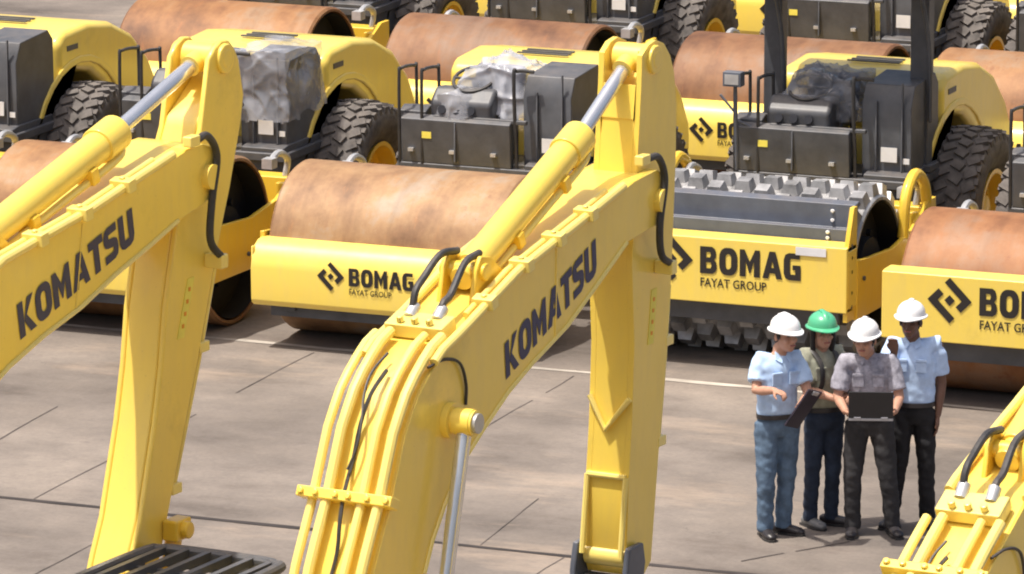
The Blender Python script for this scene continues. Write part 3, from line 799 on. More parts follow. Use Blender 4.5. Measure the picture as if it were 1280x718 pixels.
    # pipe running down the back of the arm with clips
    bk = arm['back']; MB().tube([P2(u+.05, .10, z) for u, z in bk], .018, 8).build('hydraulic_pipe', M['pipe'], ao)
    for f in (.35, 1.0):
        p, d = at_len(bk, f); c = MB(); c.box(P2(p.x+.03, .10, p.y), (.09, .10, .06)); c.build('pipe_clamp', M['pipe'], ao, .008)
    if 'label' in arm:
        lu, lz = arm['label']; d = (Vector(bk[-1])-Vector(bk[0])).normalized()
        wl = MB(); wl.prism([P2(lu+dx-d.x*dz*-1*-1, AW+.001, lz+dz) for dx, dz in ((-.035, -.16), (.035, -.16), (.035, .16), (-.035, .16))], (.003, 0, 0)); wo = wl.build('label', M['warn'], ao)
        for kk in range(4):
            q = MB(); q.box(P2(lu-.0-d.x*(.1-kk*.065)*-1*-1, AW+.006, lz+.1-kk*.065), (.002, .022, .022)); q.build('label_mark', M['amber'], ao)
    # arm cylinder
    c0, c1, c2 = [Vector(c) for c in cyl]; dd = (c1-c0).normalized()
    ac = MB(); ac.cyl(P2(c0.x, 0, c0.y), P2(c1.x, 0, c1.y), .088, 28)
    ac.cyl(P2(c1.x-dd.x*.20, 0, c1.y-dd.y*.20), P2(c1.x, 0, c1.y), .102, 28); ac.cyl(P2(c0.x-dd.x*.12, 0, c0.y-dd.y*.12), P2(c0.x+dd.x*.05, 0, c0.y+dd.y*.05), .07, 20)
    aco = ac.build('arm_cylinder', M['yellow2'], root, .008)
    rd = MB(); rd.cyl(P2(c1.x, 0, c1.y), P2(c2.x-dd.x*.05, 0, c2.y-dd.y*.05), .043, 24); rd.build('piston_rod', M['chrome'], aco)
    re = MB(); re.cyl(P2(c2.x, -.09, c2.y), P2(c2.x, .09, c2.y), .085, 20); re.cyl(P2(c2.x-dd.x*.14, 0, c2.y-dd.y*.14), P2(c2.x, 0, c2.y), .06, 16); re.build('rod_eye', M['yellow2'], aco)
    side = Vector((dd.y, -dd.x))
    pp = [P2(c0.x+side.x*.10+dd.x*t, .06, c0.y+side.y*.10+dd.y*t) for t in (0, .4, .8, (c1-c0).length-.1)] + [P2(c1.x+side.x*.04-dd.x*.06, .03, c1.y+side.y*.04-dd.y*.06)]
    MB().tube(smooth_path(pp), .022, 8).build('hydraulic_pipe', M['pipe'], aco)
    for t in (.3, .72):
        c = MB(); q = c0+dd*((c1-c0).length*t); c.box(P2(q.x+side.x*.075, .045, q.y+side.y*.075), (.12, .07, .09), Matrix.Rotation(math.atan2(dd.y, dd.x), 3, 'X')); c.build('pipe_clamp', M['yellow_dark'], aco, .01)
    br = MB()
    for s in (-1, 1):
        br.prism([P2(c0.x+du, s*.10-.015, c0.y+dz) for du, dz in ((-.20, -.22), (-.14, .02), (-.08, .09), (.03, .07), (.30, -.12), (.34, -.20))], (.03, 0, 0))
    br.cyl(P2(c0.x-.06, -.14, c0.y), P2(c0.x-.06, .14, c0.y), .05, 14)
    build_each(br, 'cylinder_bracket', M['yellow_dark'], bo, bevel=.01)
    # boom cylinders either side of the boom
    b0 = Vector(bcyl); b1 = Vector((foot[0]+.42, foot[1]-.62)); bd = (b1-b0).normalized()
    for s in (-1, 1):
        bc = MB(); m_ = b0+bd*1.05; bc.cyl(P2(m_.x, s*.315, m_.y), P2(b1.x, s*.315, b1.y), .085, 22); bc.cyl(P2(m_.x, s*.315, m_.y), P2(m_.x+bd.x*.15, s*.315, m_.y+bd.y*.15), .098, 22)
        bco = bc.build('boom_cylinder', M['yellow2'], root)
        r_ = MB(); r_.cyl(P2(b0.x, s*.315, b0.y), P2(m_.x, s*.315, m_.y), .042, 20); r_.build('piston_rod', M['chrome'], bco)
        e_ = MB(); e_.cyl(P2(b0.x, s*.265, b0.y), P2(b0.x, s*.365, b0.y), .075, 20); e_.build('rod_eye', M['yellow2'], bco)
    # bucket link and bucket
    pu, pz = arm['pin']
    bl = MB()
    ic = Vector(arm['bcyl'][0]); ie = Vector(arm['bcyl'][1])
    for s in (-1, 1):
        bl.prism([P2(pu+a_, s*.17-.02, pz+b_) for a_, b_ in ((-.10, .10), (.07, .10), (.10, -.02), (.02, -.34), (-.16, -.34), (-.14, -.05))], (.04, 0, 0))
    bl.prism([P2(pu+a_, -.155, pz+b_) for a_, b_ in ((-.10, -.10), (.04, -.10), (.0, -.30), (-.12, -.30))], (.31, 0, 0))
    build_each(bl, 'bucket_link', M['slate'], root, bevel=.012)
    bp_ = MB(); bp_.cyl(P2(pu-.02, -.13, pz+.02), P2(pu-.02, .13, pz+.02), .06, 18); bp_.build('bucket_pin', M['pipe'], ao)
    bk_ = MB(); z0 = pz-.30
    shell = [(-.15, 0), (.12, .02), (.20, -.25), (.10, -.62), (-.25, -.85), (-.70, -.80), (-.95, -.55)]
    ins = [(a_*.9-.03, b_*.92-.02) for a_, b_ in shell[::-1]]
    bk_.prism([P2(pu+a_, -.42, z0+b_) for a_, b_ in shell+ins], (.84, 0, 0))
    for s in (-1, 1): bk_.prism([P2(pu+a_, s*.43-.015, z0+b_) for a_, b_ in shell], (.03, 0, 0))
    for k_ in range(5): bk_.box(P2(pu-1.02, -.36+k_*.18, z0-.50), (.07, .22, .05), Matrix.Rotation(R(-40), 3, 'X'))
    bk_.build('bucket', M['slate'], root, .012)
    if 'gusset' in arm:
        gs = MB()
        for pts in arm['gusset']: gs.tube([P2(u-.028, n_, z) for u, n_, z in pts], .018, 8)
        build_each(gs, 'arm_rib', M['pipe'], ao)
    if 'lug' in arm:
        u, z = arm['lug']; lg = MB(); lg.box(P2(u, .19, z), (.10, .16, .12)); lg.cyl(P2(u, .15, z), P2(u, .28, z), .05, 12); lg.tube([P2(u, .17, z-.05), P2(u-.12, .17, z-.45)], .05, 10); lg.build('link_lug', M['yellow_dark'], ao, .015)
    # upper body, cab, tracks: they stand just below the picture
    U = MB(); U.px([(-1.9, .95), (-2.05, 1.2), (-2.0, 1.85), (-.5, 1.95), (-.4, 1.5), (.55, 1.45), (.55, .95)], -1.2, 1.2)
    U.px([(-.5, 1.0), (-.5, 1.9), (.3, 1.75), (.4, 1.0)], .35, 1.18); U.build('upper_body', M['yellow2'], root, .05)
    fb = MB()
    for s in (-1, 1): fb.prism([(s*.27-.02, y, z) for y, z in ((-.3, 1.0), (-.3, 1.45), (foot[0]+4.15, foot[1]+.14), (foot[0]+4.55, foot[1]-.75), (.4, .95))], (.04, 0, 0))
    build_each(fb, 'boom_bracket', M['yellow2'], root, bevel=.01)
    cx0, cx1, cy0, cy1 = -1.40, -.56, -.75, .66
    cb = MB(); prof = [(cy0, 1.45), (cy0, 2.58), (cy0+.12, 2.66), (cy1-.12, 2.66), (cy1, 2.58), (cy1+.10, 1.9), (cy1, 1.2), (cy0, 1.2)]
    cb.px(prof, cx0, cx1); cbo = cb.build('cab', M['yellow2'] , root, .06, seg=3)
    wn = MB(); wn.px([(cy1+.02, 2.5), (cy1+.112, 1.9), (cy1+.05, 1.5), (cy1+.03, 1.5), (cy1+.08, 1.9), (cy1, 2.5)], cx0+.1, cx1-.1)
    for xs in (cx0-.004, cx1+.001): wn.prism([(xs, y, z) for y, z in ((cy0+.1, 1.7), (cy0+.1, 2.5), (cy1-.1, 2.5), (cy1, 1.9), (cy1-.1, 1.7))], (.003, 0, 0))
    build_each(wn, 'window', M['glass'], cbo)
    sk = MB(); sk.box(((cx0+cx1)/2, .1, 2.662), (.62, .55, .012)); sk.build('roof_hatch', M['white_label'], cbo)
    # roof guard: dark frame with bars running front to back
    gd = MB(); zt = 2.74
    gd.tube(smooth_path([(cx0, cy0, zt), (cx0, cy1-.1, zt), (cx0+.06, cy1+.06, zt), (cx0+.2, cy1+.10, zt), (cx1-.2, cy1+.10, zt), (cx1-.06, cy1+.06, zt), (cx1, cy1-.1, zt), (cx1, cy0, zt)], 5), .032, 10)
    gd.box(((cx0+cx1)/2, cy1+.085, zt-.045), (cx1-cx0-.16, .03, .10))
    for k_ in range(6):
        xx = cx0+.08+(cx1-cx0-.16)*k_/5; gd.box((xx, (cy0+cy1)/2+.04, zt+.0), (.036, cy1-cy0+.10, .04))
    for yy in (cy1-.25, cy1-.75): gd.box(((cx0+cx1)/2, yy, zt-.03), (cx1-cx0, .035, .03))
    for xx in (cx0+.05, cx1-.05):
        for yy in (cy0+.2, cy1-.15): gd.box((xx, yy, 2.69), (.05, .05, .10))
    gd.build('roof_guard', M['dark'], cbo)
    for s in (-1, 1):
        tk = MB(); loop = []
        for k_ in range(40):
            t = k_/40*2*math.pi; loop.append((1.45*max(-1, min(1, 1.25*math.cos(t))), .40+.38*math.sin(t)))
        tk.px(loop, s*1.0-.25, s*1.0+.25)
        for k_ in range(40): tk.box((s*1.0, loop[k_][0]*1.01, .40+(loop[k_][1]-.40)*1.03), (.5, .09, .045), Matrix.Rotation(math.atan2(loop[(k_+1) % 40][1]-loop[k_-1][1], loop[(k_+1) % 40][0]-loop[k_-1][0]), 3, 'X'))
        tk.build('track', M['dark'], root)
    uc = MB(); uc.box((0, 0, .65), (1.5, 1.4, .4)); uc.cyl((0, 0, .8), (0, 0, .97), .6, 30); uc.build('undercarriage', M['dark'], root, .03)
    return root

def root_at(pivot):      # ground point four metres behind the traced boom tip
    p = Vector((*pivot, 0)) - HY*4.0; return (p.x, p.y, 0)
p2 = (-11.5, 29.853); p1 = (-13.297, 27.597)
foot2 = (-3.95, 1.60)
top2 = [(-4.05, 1.72), (-3.98, 2.10), (-3.656, 2.879), (-3.472, 3.196), (-3.303, 3.561), (-3.17, 3.73), (-3.046, 3.83), (-2.903, 3.914), (-2.678, 3.98), (-2.024, 4.196), (-1.181, 4.364), (-.614, 4.484)]
tip2 = [(-.32, 4.505), (-.22, 4.46), (-.16, 4.38), (-.152, 4.30), (-.213, 4.225), (-.32, 4.18)]
bot2 = [(-.712, 4.143), (-1.11, 3.952), (-1.442, 3.798), (-1.863, 3.666), (-2.146, 3.56), (-2.42, 3.42), (-2.681, 3.27), (-2.862, 3.10), (-3.016, 2.913), (-3.106, 2.752), (-3.72, 1.72), (-3.80, 1.50), (-3.95, 1.46), (-4.06, 1.56)]
arm2 = dict(prof=[(-.381, 5.17), (-.30, 5.22), (-.208, 5.236), (-.10, 5.20), (-.02, 5.12), (.032, 5.015), (.066, 4.822), (.06, 4.493), (.016, 3.885), (-.05, 3.326), (-.138, 2.817), (-.235, 2.16), (-.32, 2.10), (-.50, 2.13), (-.556, 2.238), (-.53, 2.709), (-.492, 3.034), (-.466, 3.501), (-.501, 3.978), (-.436, 4.574), (-.39, 5.0)],
            tail=(-.235, 5.127), loop=[(-.50, 4.598), (-.36, 4.583), (-.276, 4.439), (-.335, 4.191), (-.312, 4.009), (-.187, 3.93)],
            back=[(.0, 3.75), (-.05, 3.326), (-.13, 2.85)], pin=(-.50, 2.22), bcyl=[(.1, 4.6), (.1, 2.6)], label=(-.24, 3.62),
            gusset=[[(-.475, -.13, 3.18), (-.49, -.02, 2.99), (-.475, .13, 3.18)], [(-.51, -.125, 2.72), (-.51, .125, 2.72)], [(-.51, -.125, 2.72), (-.575, -.125, 2.26)], [(-.51, .125, 2.72), (-.575, .125, 2.26)]])
def core_of(a, tail, drop):
    """the box of the arm stops short of the two tail lugs"""
    prof = [p for p in a['prof'] if p[1] < tail[1]-drop]
    hi = [p for p in prof if p[1] > tail[1]-drop-.5]
    k = min(range(len(prof)), key=lambda i: (prof[i][0]-9)**2+(prof[i][1]-9)**2 if False else 0)
    return prof
arm2['core'] = [(-.02, 5.06)] + core_of(arm2, (-.235, 5.127), .10)[0:] + [(-.42, 4.80), (-.12, 4.98)]
E2 = make_excavator(root_at(p2), 'yellow excavator in the middle, its whole boom bend with pipes in view', top2, bot2, tip2, arm2, (-.30, 4.32),
    [(-2.189, 4.246), (-.884, 4.773), (-.235, 5.127)], [(-2.174, 3.637), (-2.192, 3.842), (-1.071, 4.041)], (-2.829, 3.546), foot2, clamps=(.33, .12))

top1 = [(-4.05, 1.72), (-4.05, 2.2), (-3.85, 3.1), (-3.55, 3.75), (-3.30, 4.08), (-2.95, 4.36), (-2.367, 4.589), (-1.983, 4.644), (-1.504, 4.71), (-.986, 4.81), (-.486, 4.904)]
tip1 = [(-.33, 4.91), (-.258, 4.889), (-.17, 4.83), (-.13, 4.76), (-.13, 4.68), (-.20, 4.61), (-.34, 4.57)]
bot1 = [(-.604, 4.524), (-.888, 4.441), (-1.25, 4.343), (-1.597, 4.229), (-1.968, 4.144), (-2.309, 4.043), (-2.75, 3.85), (-3.15, 3.45), (-3.50, 2.75), (-3.75, 1.75), (-3.80, 1.50), (-3.95, 1.46), (-4.06, 1.56)]
arm1 = dict(prof=[(-.133, 5.34), (-.071, 5.40), (.0, 5.43), (.075, 5.423), (.14, 5.37), (.185, 5.299), (.235, 5.093), (.204, 4.949), (.076, 4.59), (-.096, 4.204), (-.28, 3.70), (-.504, 3.168), (-.673, 2.75), (-.86, 2.32), (-1.14, 2.36), (-1.12, 2.45), (-1.011, 2.70), (-.908, 2.90), (-.742, 3.412), (-.668, 3.712), (-.618, 4.025), (-.49, 4.485), (-.226, 4.97)],
            tail=(.02, 5.327), loop=[(-.434, 4.95), (-.324, 4.955), (-.225, 4.828), (-.281, 4.591), (-.303, 4.371), (-.185, 4.251)],
            back=[(-.10, 4.15), (-.28, 3.66), (-.56, 3.0)], pin=(-1.05, 2.45), bcyl=[(.1, 4.6), (-.4, 3)], label=(-.42, 4.0), lug=(-.62, 2.80))
arm1['core'] = [(.17, 5.25)] + core_of(arm1, (.02, 5.327), .15) + [(-.20, 5.02), (.06, 5.19)]
E1 = make_excavator(root_at(p1), 'yellow excavator boom and slanting arm at the left edge', top1, bot1, tip1, arm1, (-.28, 4.72),
    [(-2.269, 4.674), (-.886, 5.047), (.02, 5.327)], [(-2.191, 4.169), (-2.223, 4.359), (-1.034, 4.498)], (-2.95, 3.80), foot2, clamps=(.2,))

# third machine: its boom only rises into the lower right corner
en3, eu3 = 3.38, -.22
p3 = (p2[0]+HX.x*en3+HY.x*eu3, p2[1]+HX.y*en3+HY.y*eu3)
def sh(pts, du): return [(u+du, z) for u, z in pts]
top3 = sh([(-4.05, 1.72), (-4.02, 2.2), (-3.72, 2.85), (-3.53, 3.09), (-3.353, 3.203), (-3.215, 3.285), (-3.005, 3.397), (-2.793, 3.51), (-2.47, 3.572), (-1.935, 3.66), (-1.2, 3.80), (-.65, 3.89)], .2)
tip3 = sh([(-.36, 3.92), (-.24, 3.87), (-.18, 3.79), (-.18, 3.71), (-.25, 3.63), (-.36, 3.58)], .2)
bot3 = sh([(-.712, 3.52), (-1.11, 3.37), (-1.863, 3.10), (-2.42, 2.98), (-2.85, 2.83), (-3.15, 2.60), (-3.45, 2.2), (-3.70, 1.72), (-3.80, 1.50), (-3.95, 1.46), (-4.06, 1.56)], .2)
dz3 = -.30
lift = lambda pts: [(u, z+.13*max(0, u+2.6)) for u, z in pts]
top3, tip3, bot3 = lift(top3), lift(tip3), lift(bot3)
arm3 = {k: v for k, v in arm2.items() if k not in ('gusset', 'label')}
for k in ('prof', 'core', 'loop', 'back', 'bcyl'): arm3[k] = [(u+.17, z+dz3) for u, z in arm2[k]]
for k in ('tail', 'pin'): arm3[k] = (arm2[k][0]+.17, arm2[k][1]+dz3)
E3 = make_excavator(root_at(p3), 'yellow excavator in the lower right corner, only its boom bend showing', top3, bot3, tip3, arm3, (-.12, 4.07),
    [(-2.30, 3.68), (-.85, 4.36), (-.065, 4.827)], [(-1.9, 3.25), (-1.9, 3.45), (-.8, 3.75)], (-2.62, 2.95), (-3.75, 1.60), clamps=(.36, .2), hf=.47)

# ------------------------------------------------------------------ people
def hand(mb, wrist, d, palm_n, curl=.5, point=False, L=.165):
    """palm and five fingers; d = direction of the hand, palm_n = normal of the palm side"""
    d = Vector(d).normalized(); n = Vector(palm_n); n = (n-d*n.dot(d)).normalized(); s = d.cross(n); wv = Vector(wrist)
    mb.tube([wv-d*.02, wv+d*.02, wv+d*.06, wv+d*.085], [(.018, .024), (.017, .034), (.016, .040), (.013, .037)], 10, up=n)
    for i, (off, ln) in enumerate(((-.030, .070), (-.010, .080), (.010, .075), (.029, .058))):
        c = curl if not (point and i == 0) else .05
        p = wv+d*.082+s*off; pts = [p-d*.02]; a = 0
        for k in range(3):
            a += c*(.75 if k else .5); p = p + (d*math.cos(a)+n*math.sin(a))*ln/3*1.05; pts.append(p)
        mb.tube(pts, [.0095, .0095, .009, .0075], 7)
    t0 = wv+d*.03-s*.03
    mb.tube([wv+d*.015-s*.012, t0+d*.01+n*.008, t0+d*.04-s*.014+n*.018*curl*2, t0+d*.066-s*.010+n*.034*curl*2], [.015, .013, .011, .008], 7)

def person(loc, rz, label, pose, mats):
    """pose in metres: x to the picture's right, -y towards the camera, z up"""
    root = empty('person', loc, rz, label, 'person')
    V = Vector; J = {k: (V(v) if isinstance(v, tuple) and len(v) == 3 else v) for k, v in pose.items()}
    face = R(J['face']); f = V((math.sin(face), -math.cos(face), 0)); s = V((f.y*-1, f.x, 0))     # f: facing, s: towards picture right when facing the camera
    pel, che, nk = J['pelvis'], J['chest'], J['neck']
    b = MB()
    tor = [pel-V((0, 0, .06)), pel+V((0, 0, .05)), pel.lerp(che, .5), che, che.lerp(nk, .6), nk]
    tf = R(J.get('tface', J['face'])); ts = V((math.cos(tf), math.sin(tf), 0)); tfw = V((math.sin(tf), -math.cos(tf), 0))
    b.tube(tor, [(.085, .13), (.09, .135), (.085, .125), (.095, .145), (.07, .12), (.05, .05)], 16, up=tfw)
    # head
    hc = J['head']; pit = R(J.get('nod', 0)); 
    Rm = Matrix(((s.x, -f.x, 0), (s.y, -f.y, 0), (0, 0, 1))).to_3x3() @ Matrix.Rotation(pit, 3, 'X')   # columns: x side, y back, z up
    h = MB(); n = 20; 
    h.ball((0, .012, .035), (.076, .092, .088), 20); h.ball((0, -.022, -.035), (.060, .070, .085), 18); h.ball((0, -.055, -.085), (.036, .036, .030), 12)
    h.tube([(0, -.088, .022), (0, -.104, -.010), (0, -.112, -.028), (0, -.092, -.040)], [.010, .013, .016, .010], 8)
    for e in (-1, 1):
        h.ball((e*.078, .012, -.008), (.012, .022, .034), 10); h.ball((e*.036, -.075, -.022), (.022, .02, .020), 10); h.tube([(e*.016, -.092, .030), (e*.055, -.080, .030)], .009, 6)
    h.tube([(-.022, -.092, -.062), (0, -.098, -.061), (.022, -.092, -.062)], .009, 6)
    h.xf(Matrix.Translation(hc) @ Rm.to_4x4()); b.v_off = 0
    b.add(h.v, h.f)
    b.tube([nk-V((0, 0, .05)), nk+V((0, 0, .03)), hc+Rm @ V((0, .015, -.05))], [.060, .052, .050], 14)
    # arms
    for sd_ in ('l', 'r'):
        sh_, el, wr = J['sh_'+sd_], J['el_'+sd_], J['wr_'+sd_]
        b.tube([sh_, sh_.lerp(el, .5), el, el.lerp(wr, .35), wr], [.048, .044, .038, .038, .026], 12)
        b.tube([che.lerp(nk, .45), sh_], [.06, .05], 12)
        hd = J.get('hd_'+sd_) or (wr-el); hand(b, wr, hd, J.get('hn_'+sd_, V((0, 0, -1))), J.get('curl_'+sd_, .45), J.get('pt_'+sd_, False))
        hip, kn, an = J['hip_'+sd_], J['kn_'+sd_], J['an_'+sd_]
        b.tube([hip, hip.lerp(kn, .5), kn, kn.lerp(an, .3), an], [.075, .066, .048, .050, .036], 12)
        toe = J['toe_'+sd_]; b.tube([an-V((0, 0, .04)), an-V((0, 0, .045))+toe*.1], .03, 8)
    body = remeshed(b, 'body', mats['skin'], root, .0085, 2)
    # face details
    e = MB()
    for q in (-1, 1): e.ball(hc+Rm @ V((q*.031, -.0895, .012)), (.012, .009, .0065), 10)
    build_each(e, 'eye', M['eye'], root)
    m = MB(); m.tube([hc+Rm @ V(p) for p in ((-.024, -.100, -.060), (0, -.108, -.0595), (.024, -.100, -.060))], .0055, 6); m.build('mouth', M['lip'], root)
    bw = MB()
    for q in (-1, 1): bw.tube([hc+Rm @ V(p) for p in ((q*.014, -.099, .036), (q*.034, -.095, .041), (q*.056, -.083, .035))], .0045, 6)
    build_each(bw, 'eyebrow', M['hair'], root)
    hr = MB(); hr.ball((0, .028, .040), (.082, .090, .085), 18)
    hr.ball((0, .055, -.02), (.066, .055, .070), 14)
    for q in (-1, 1): hr.ball((q*.072, -.012, .018), (.012, .026, .042), 10)
    if J.get('long'):
        hr.ball((0, .07, -.10), (.07, .045, .13), 12)
        for q in (-1, 1): hr.tube([(q*.078, -.015, .03), (q*.082, -.005, -.05), (q*.072, .01, -.13), (q*.065, .02, -.17)], [.018, .022, .020, .010], 10)
    hr.xf(Matrix.Translation(hc) @ Rm.to_4x4()); hr.build('hair', M['hair'], root)
    # hard hat: dome with crown ridge, brim and peak
    T = Matrix.Translation(hc) @ (Rm @ Matrix.Rotation(R(4), 3, 'X')).to_4x4()
    k = MB(); n = 32; rows = []
    for i in range(9):
        t = i/8*math.pi/2
        rows.append([(.108*math.cos(t)*math.cos(2*math.pi*j/n), .008+.132*math.cos(t)*math.sin(2*math.pi*j/n), .058+.108*math.sin(t)**.9) for j in range(n)])
    brim = []
    for j in range(n):
        a = 2*math.pi*j/n; fr = max(0, -math.sin(a))**2
        brim.append((.126*math.cos(a), .008+(.150+.038*fr)*math.sin(a), .050-.006*fr))
    vs = brim + [q for rw in rows for q in rw]; fs = []
    for i in range(9):
        for j in range(n): fs.append((i*n+j, i*n+(j+1) % n, (i+1)*n+(j+1) % n, (i+1)*n+j))
    fs.append(tuple(range(9*n, 10*n)))
    low = [(x, y, z-.008) for x, y, z in brim]; o_ = len(vs); vs += low
    for j in range(n): fs.append((j, o_+j, o_+(j+1) % n, (j+1) % n))
    k.add(vs, fs)
    k.tube([(0, -.110, .092), (0, -.085, .140), (0, -.03, .168), (0, .03, .170), (0, .09, .146), (0, .122, .095)], [(.008, .020)]*6, 8, up=(0, 0, 1))
    k.xf(T); k.build('hard_hat', mats['hat'], root, ang=50)
    # shirt
    t = MB()
    hem = pel+V((0, 0, .05))
    t.tube([hem, pel+V((0, 0, .09)), pel.lerp(che, .55), che, che.lerp(nk, .55), nk-V((0, 0, .015))], [(.108, .158), (.116, .166), (.116, .162), (.122, .172), (.095, .150), (.062, .070)], 20, up=tfw)
    for sd_ in ('l', 'r'):
        sh_, el = J['sh_'+sd_], J['el_'+sd_]; en_ = sh_.lerp(el, J.get('sleeve', .82))
        t.tube([che.lerp(nk, .5), sh_*1.0+V((0, 0, .005)), sh_.lerp(el, .35), en_], [.075, .070, .068, .070], 14)
    so_ = remeshed(t, 'shirt', mats['shirt'], root, .011, 5, .011, 8)
    cl = MB()
    for q in (-1, 1): cl.prism([nk+ts*q*.012+tfw*.055-V((0, 0, .03)), nk+ts*q*.058+tfw*.02+V((0, 0, .012)), nk+ts*q*.075+tfw*.052-V((0, 0, .045)), nk+ts*q*.035+tfw*.082-V((0, 0, .07))], tfw*.008)
    build_each(cl, 'collar', mats['shirt'], so_)
    pk = MB()
    for q in ((-1, 1) if J.get('pockets', 2) == 2 else (1,)):
        c = che+ts*q*.075+tfw*.123-V((0, 0, .01)); rt = Matrix.Rotation(math.atan2(ts.y, ts.x), 3, 'Z'); pk.box(c, (.085, .012, .09), rt); pk.box(c+V((0, 0, .045))+tfw*.004, (.09, .014, .022), rt)
    build_each(pk, 'shirt_pocket', mats['shirt'], so_, bevel=.004)
    # trousers, belt, shoes
    tr = MB(); tr.tube([pel+V((0, 0, .06)), pel-V((0, 0, .02)), pel-V((0, 0, .10))], [(.102, .150), (.108, .162), (.090, .150)], 18, up=tfw)
    for sd_ in ('l', 'r'):
        hip, kn, an = J['hip_'+sd_], J['kn_'+sd_], J['an_'+sd_]
        w_ = J.get('legw', 1.0)
        tr.tube([hip+V((0, 0, .04)), hip.lerp(kn, .45), kn, kn.lerp(an, .5), an-V((0, 0, .01)), an-V((0, 0, .035))], [.092*w_, .084*w_, .067*w_, .062*w_, .058*w_, .060*w_], 14)
    remeshed(tr, 'trousers', mats['legs'], root, .011, 4, .009, 10)
    bt = MB(); bt.tube([pel+V((0, 0, .038)), pel+V((0, 0, .072))], [(.121, .170)]*2, 24, up=tfw); bt.build('belt', M['shoe'], root)
    for sd_ in ('l', 'r'):
        an, toe = J['an_'+sd_], J['toe_'+sd_]; g_ = V((an.x, an.y, 0)); zz = V((0, 0, 1))
        s_ = MB(); s_.tube([g_-toe*.085+zz*.040, g_-toe*.06+zz*.045, g_+toe*.0+zz*.048, g_+toe*.07+zz*.040, g_+toe*.14+zz*.033, g_+toe*.175+zz*.026], [(.030, .026), (.042, .036), (.046, .040), (.038, .046), (.031, .046), (.018, .024)], 14, up=(0, 0, 1))
        s_.tube([g_+zz*.05, g_+zz*.11], [.045, .043], 12)
        sc_ = J.get('grey_'+sd_); remeshed(s_, 'shoe', M['grey_shoe'] if sc_ else M['shoe'], root, .008, 2)
        sl_ = MB(); sl_.prism([g_+toe*a_+toe.cross(zz)*b_ for a_, b_ in ((-.10, -.025), (-.10, .025), (0, .038), (.10, .048), (.17, .030), (.185, 0), (.17, -.030), (.10, -.048), (0, -.038))], (0, 0, .018)); sl_.build('shoe_sole', M['hose'], root)
    return root, ts, tfw
def toe(a): return (math.sin(R(a)), -math.cos(R(a)), 0)

PA = dict(face=30, tface=30, nod=-2, pelvis=(.0, 0, .88), chest=(-.005, -.01, 1.24), neck=(.015, -.02, 1.42), head=(.055, -.045, 1.545),
    sh_r=(-.140, -.035, 1.355), el_r=(-.165, -.15, 1.15), wr_r=(-.035, -.37, 1.20), hd_r=(.45, -.85, .02), curl_r=.75, pt_r=True, hn_r=(0, 0, -1),
    sh_l=(.150, .045, 1.355), el_l=(.225, -.06, 1.11), wr_l=(.150, -.24, 1.02), hd_l=(.05, -.75, .3), hn_l=(-.6, 0, .8), curl_l=.5,
    hip_r=(-.075, -.03, .84), kn_r=(-.085, -.075, .46), an_r=(-.085, -.05, .085), toe_r=toe(18),
    hip_l=(.080, .03, .84), kn_l=(.075, .02, .46), an_l=(.055, .06, .085), toe_l=toe(62), sleeve=.72, legw=1.08)
A, _, _ = person((-13.77, 38.42, 0), YAW, 'person in light blue shirt and faded jeans pointing with one hand, leftmost of four', PA, dict(skin=M['skin'], hat=M['white_shell'], shirt=M['blue_shirt'], legs=M['jeans']))
PB = dict(face=16, tface=24, nod=-3, pelvis=(.03, 0, .87), chest=(.015, -.01, 1.22), neck=(.0, -.02, 1.39), head=(.01, -.055, 1.51),
    sh_r=(-.125, -.045, 1.33), el_r=(-.105, -.13, 1.09), wr_r=(.09, -.29, 1.06), hd_r=(.9, -.35, .12), curl_r=.5, pt_r=True, hn_r=(.2, .8, -.6),
    sh_l=(.145, .04, 1.335), el_l=(.20, -.09, 1.12), wr_l=(.165, -.27, 1.055), hd_l=(.35, -.75, .1), hn_l=(-.8, .2, -.4), curl_l=.7,
    hip_r=(-.035, -.03, .83), kn_r=(-.055, -.05, .45), an_r=(-.065, .0, .085), toe_r=toe(35), grey_r=True,
    hip_l=(.105, .03, .83), kn_l=(.10, .0, .45), an_l=(.095, .05, .085), toe_l=toe(75), sleeve=.85, legw=.94, long=True)
B, bts, btf = person((-13.565, 38.80, 0), YAW, 'person in green helmet, khaki shirt and dark jeans, pointing at the laptop', PB, dict(skin=M['skin'], hat=M['green_shell'], shirt=M['khaki_shirt'], legs=M['navy_jeans']))
sb = MB(); V = Vector
for q, xx in ((-1, .072), (1, .078)):
    n_ = V(PB['neck']); c_ = V(PB['chest'])
    pts = [n_+bts*q*.085-btf*.05-V((0, 0, .02)), n_+bts*q*.085+btf*.03+V((0, 0, -.008)), c_+bts*q*xx+btf*.125+V((0, 0, .06)), c_+bts*q*xx+btf*.135-V((0, 0, .08)), c_+bts*q*.12+btf*.10-V((0, 0, .20))]
    sb.tube(smooth_path(pts), [(.006, .022)]*(4*6+1), 8, up=btf)
build_each(sb, 'shoulder_strap', M['hose'], B)
PC = dict(face=-14, tface=-4, nod=1, pelvis=(.03, .03, .87), chest=(.02, -.0, 1.22), neck=(.005, -.03, 1.40), head=(-.02, -.085, 1.515),
    sh_r=(-.165, -.02, 1.335), el_r=(-.215, -.10, 1.08), wr_r=(-.165, -.30, 1.015), hd_r=(.25, -.75, -.05), hn_r=(.7, 0, .7), curl_r=.55,
    sh_l=(.195, -.02, 1.335), el_l=(.245, -.10, 1.08), wr_l=(.195, -.30, 1.015), hd_l=(-.25, -.75, -.05), hn_l=(-.7, 0, .7), curl_l=.55,
    hip_r=(-.06, .02, .83), kn_r=(-.095, -.03, .45), an_r=(-.085, .0, .085), toe_r=toe(-8),
    hip_l=(.12, .02, .83), kn_l=(.175, -.03, .45), an_l=(.215, .0, .085), toe_l=toe(15), sleeve=.8, legw=1.05)
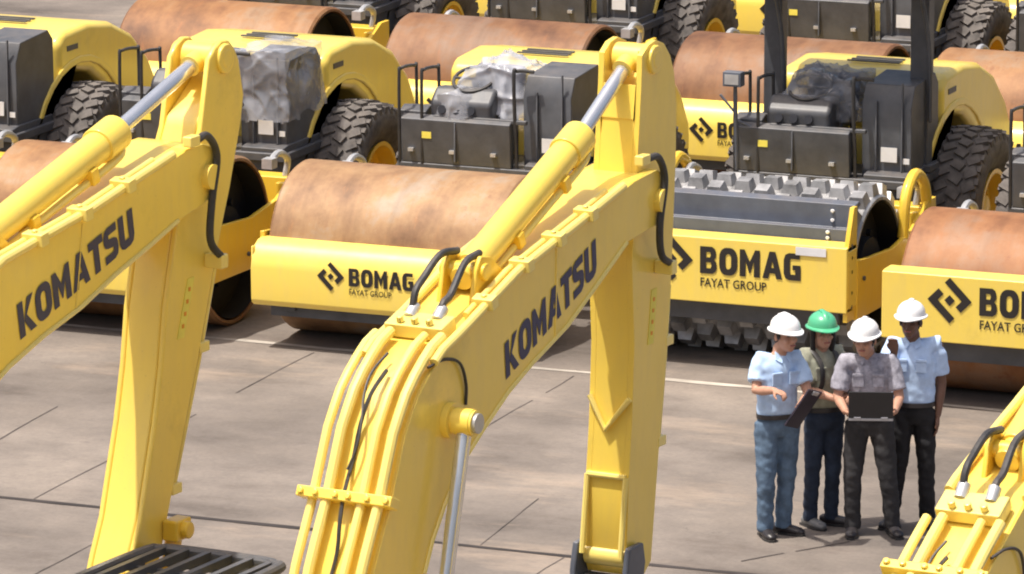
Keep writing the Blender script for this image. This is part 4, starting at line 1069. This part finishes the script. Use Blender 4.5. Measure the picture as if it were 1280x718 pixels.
C_, _, _ = person((-13.17, 38.70, 0), YAW, 'person in grey shirt and white helmet holding an open black laptop', PC, dict(skin=M['skin'], hat=M['white_shell'], shirt=M['grey_shirt'], legs=M['charcoal']))
PD = dict(face=-16, tface=-12, nod=-4, pelvis=(.0, .0, .90), chest=(.0, -.0, 1.27), neck=(-.01, -.02, 1.46), head=(-.03, -.05, 1.585),
    sh_r=(-.175, -.02, 1.40), el_r=(-.215, -.20, 1.20), wr_r=(-.165, -.27, 1.40), hd_r=(-.10, -.25, .9), hn_r=(-.2, -.9, -.2), curl_r=.6,
    sh_l=(.175, .02, 1.40), el_l=(.215, .03, 1.10), wr_l=(.185, -.03, .86), hd_l=(-.02, -.12, -1), hn_l=(-1, 0, 0), curl_l=.3,
    hip_r=(-.085, .0, .86), kn_r=(-.105, -.02, .47), an_r=(-.15, .0, .085), toe_r=toe(-30),
    hip_l=(.085, .0, .86), kn_l=(.105, -.02, .47), an_l=(.12, .02, .085), toe_l=toe(10), sleeve=.78, legw=1.02)
D, _, _ = person((-12.93, 39.10, 0), YAW, 'person in light blue shirt, black trousers and white helmet, rightmost of the four', PD, dict(skin=M['skin_dark'], hat=M['white_shell'], shirt=M['white_blue_shirt'], legs=M['black_cloth']))
# laptop held by the third person
Rz = Matrix.Rotation(YAW, 3, 'Z')
lp = empty('laptop', V((-13.17, 38.70, 0)) + Rz @ V((.013, -.40, 1.0)), YAW-R(3), 'open black laptop seen from behind, held by the person in grey', 'laptop')
q = MB(); q.box((0, .03, 0), (.33, .235, .022)); q.build('keyboard_base', M['silver'], lp, .005)
q = MB(); q.box((0, -.105, .115), (.33, .012, .215), Matrix.Rotation(R(12), 3, 'X')); lid_ = q.build('lid', M['screen'], lp, .005)
for xx in (-.10, .10):
    q = MB(); q.cyl((xx-.025, -.085, .012), (xx+.025, -.085, .012), .010, 10); q.build('hinge', M['silver'], lp)
cb = empty('clipboard', V((-13.77, 38.42, 0)) + Rz @ V((.175, -.36, 1.06)), YAW, 'dark clipboard folder held at a tilt by the person in faded jeans', 'clipboard')
q = MB(); rt = Matrix.Rotation(R(33), 3, 'Y') @ Matrix.Rotation(R(58), 3, 'Z')
q.box((0, 0, 0), (.24, .016, .33), rt); q.build('board', M['purple_black'], cb, .004)
q = MB(); q.box(rt @ V((0, -.014, .145)), (.10, .012, .03), rt); q.build('clip', M['steel'], cb, .003)

scn.render.engine = 'CYCLES'; scn.cycles.pixel_filter_type = 'BLACKMAN_HARRIS'; scn.cycles.filter_width = 2.0
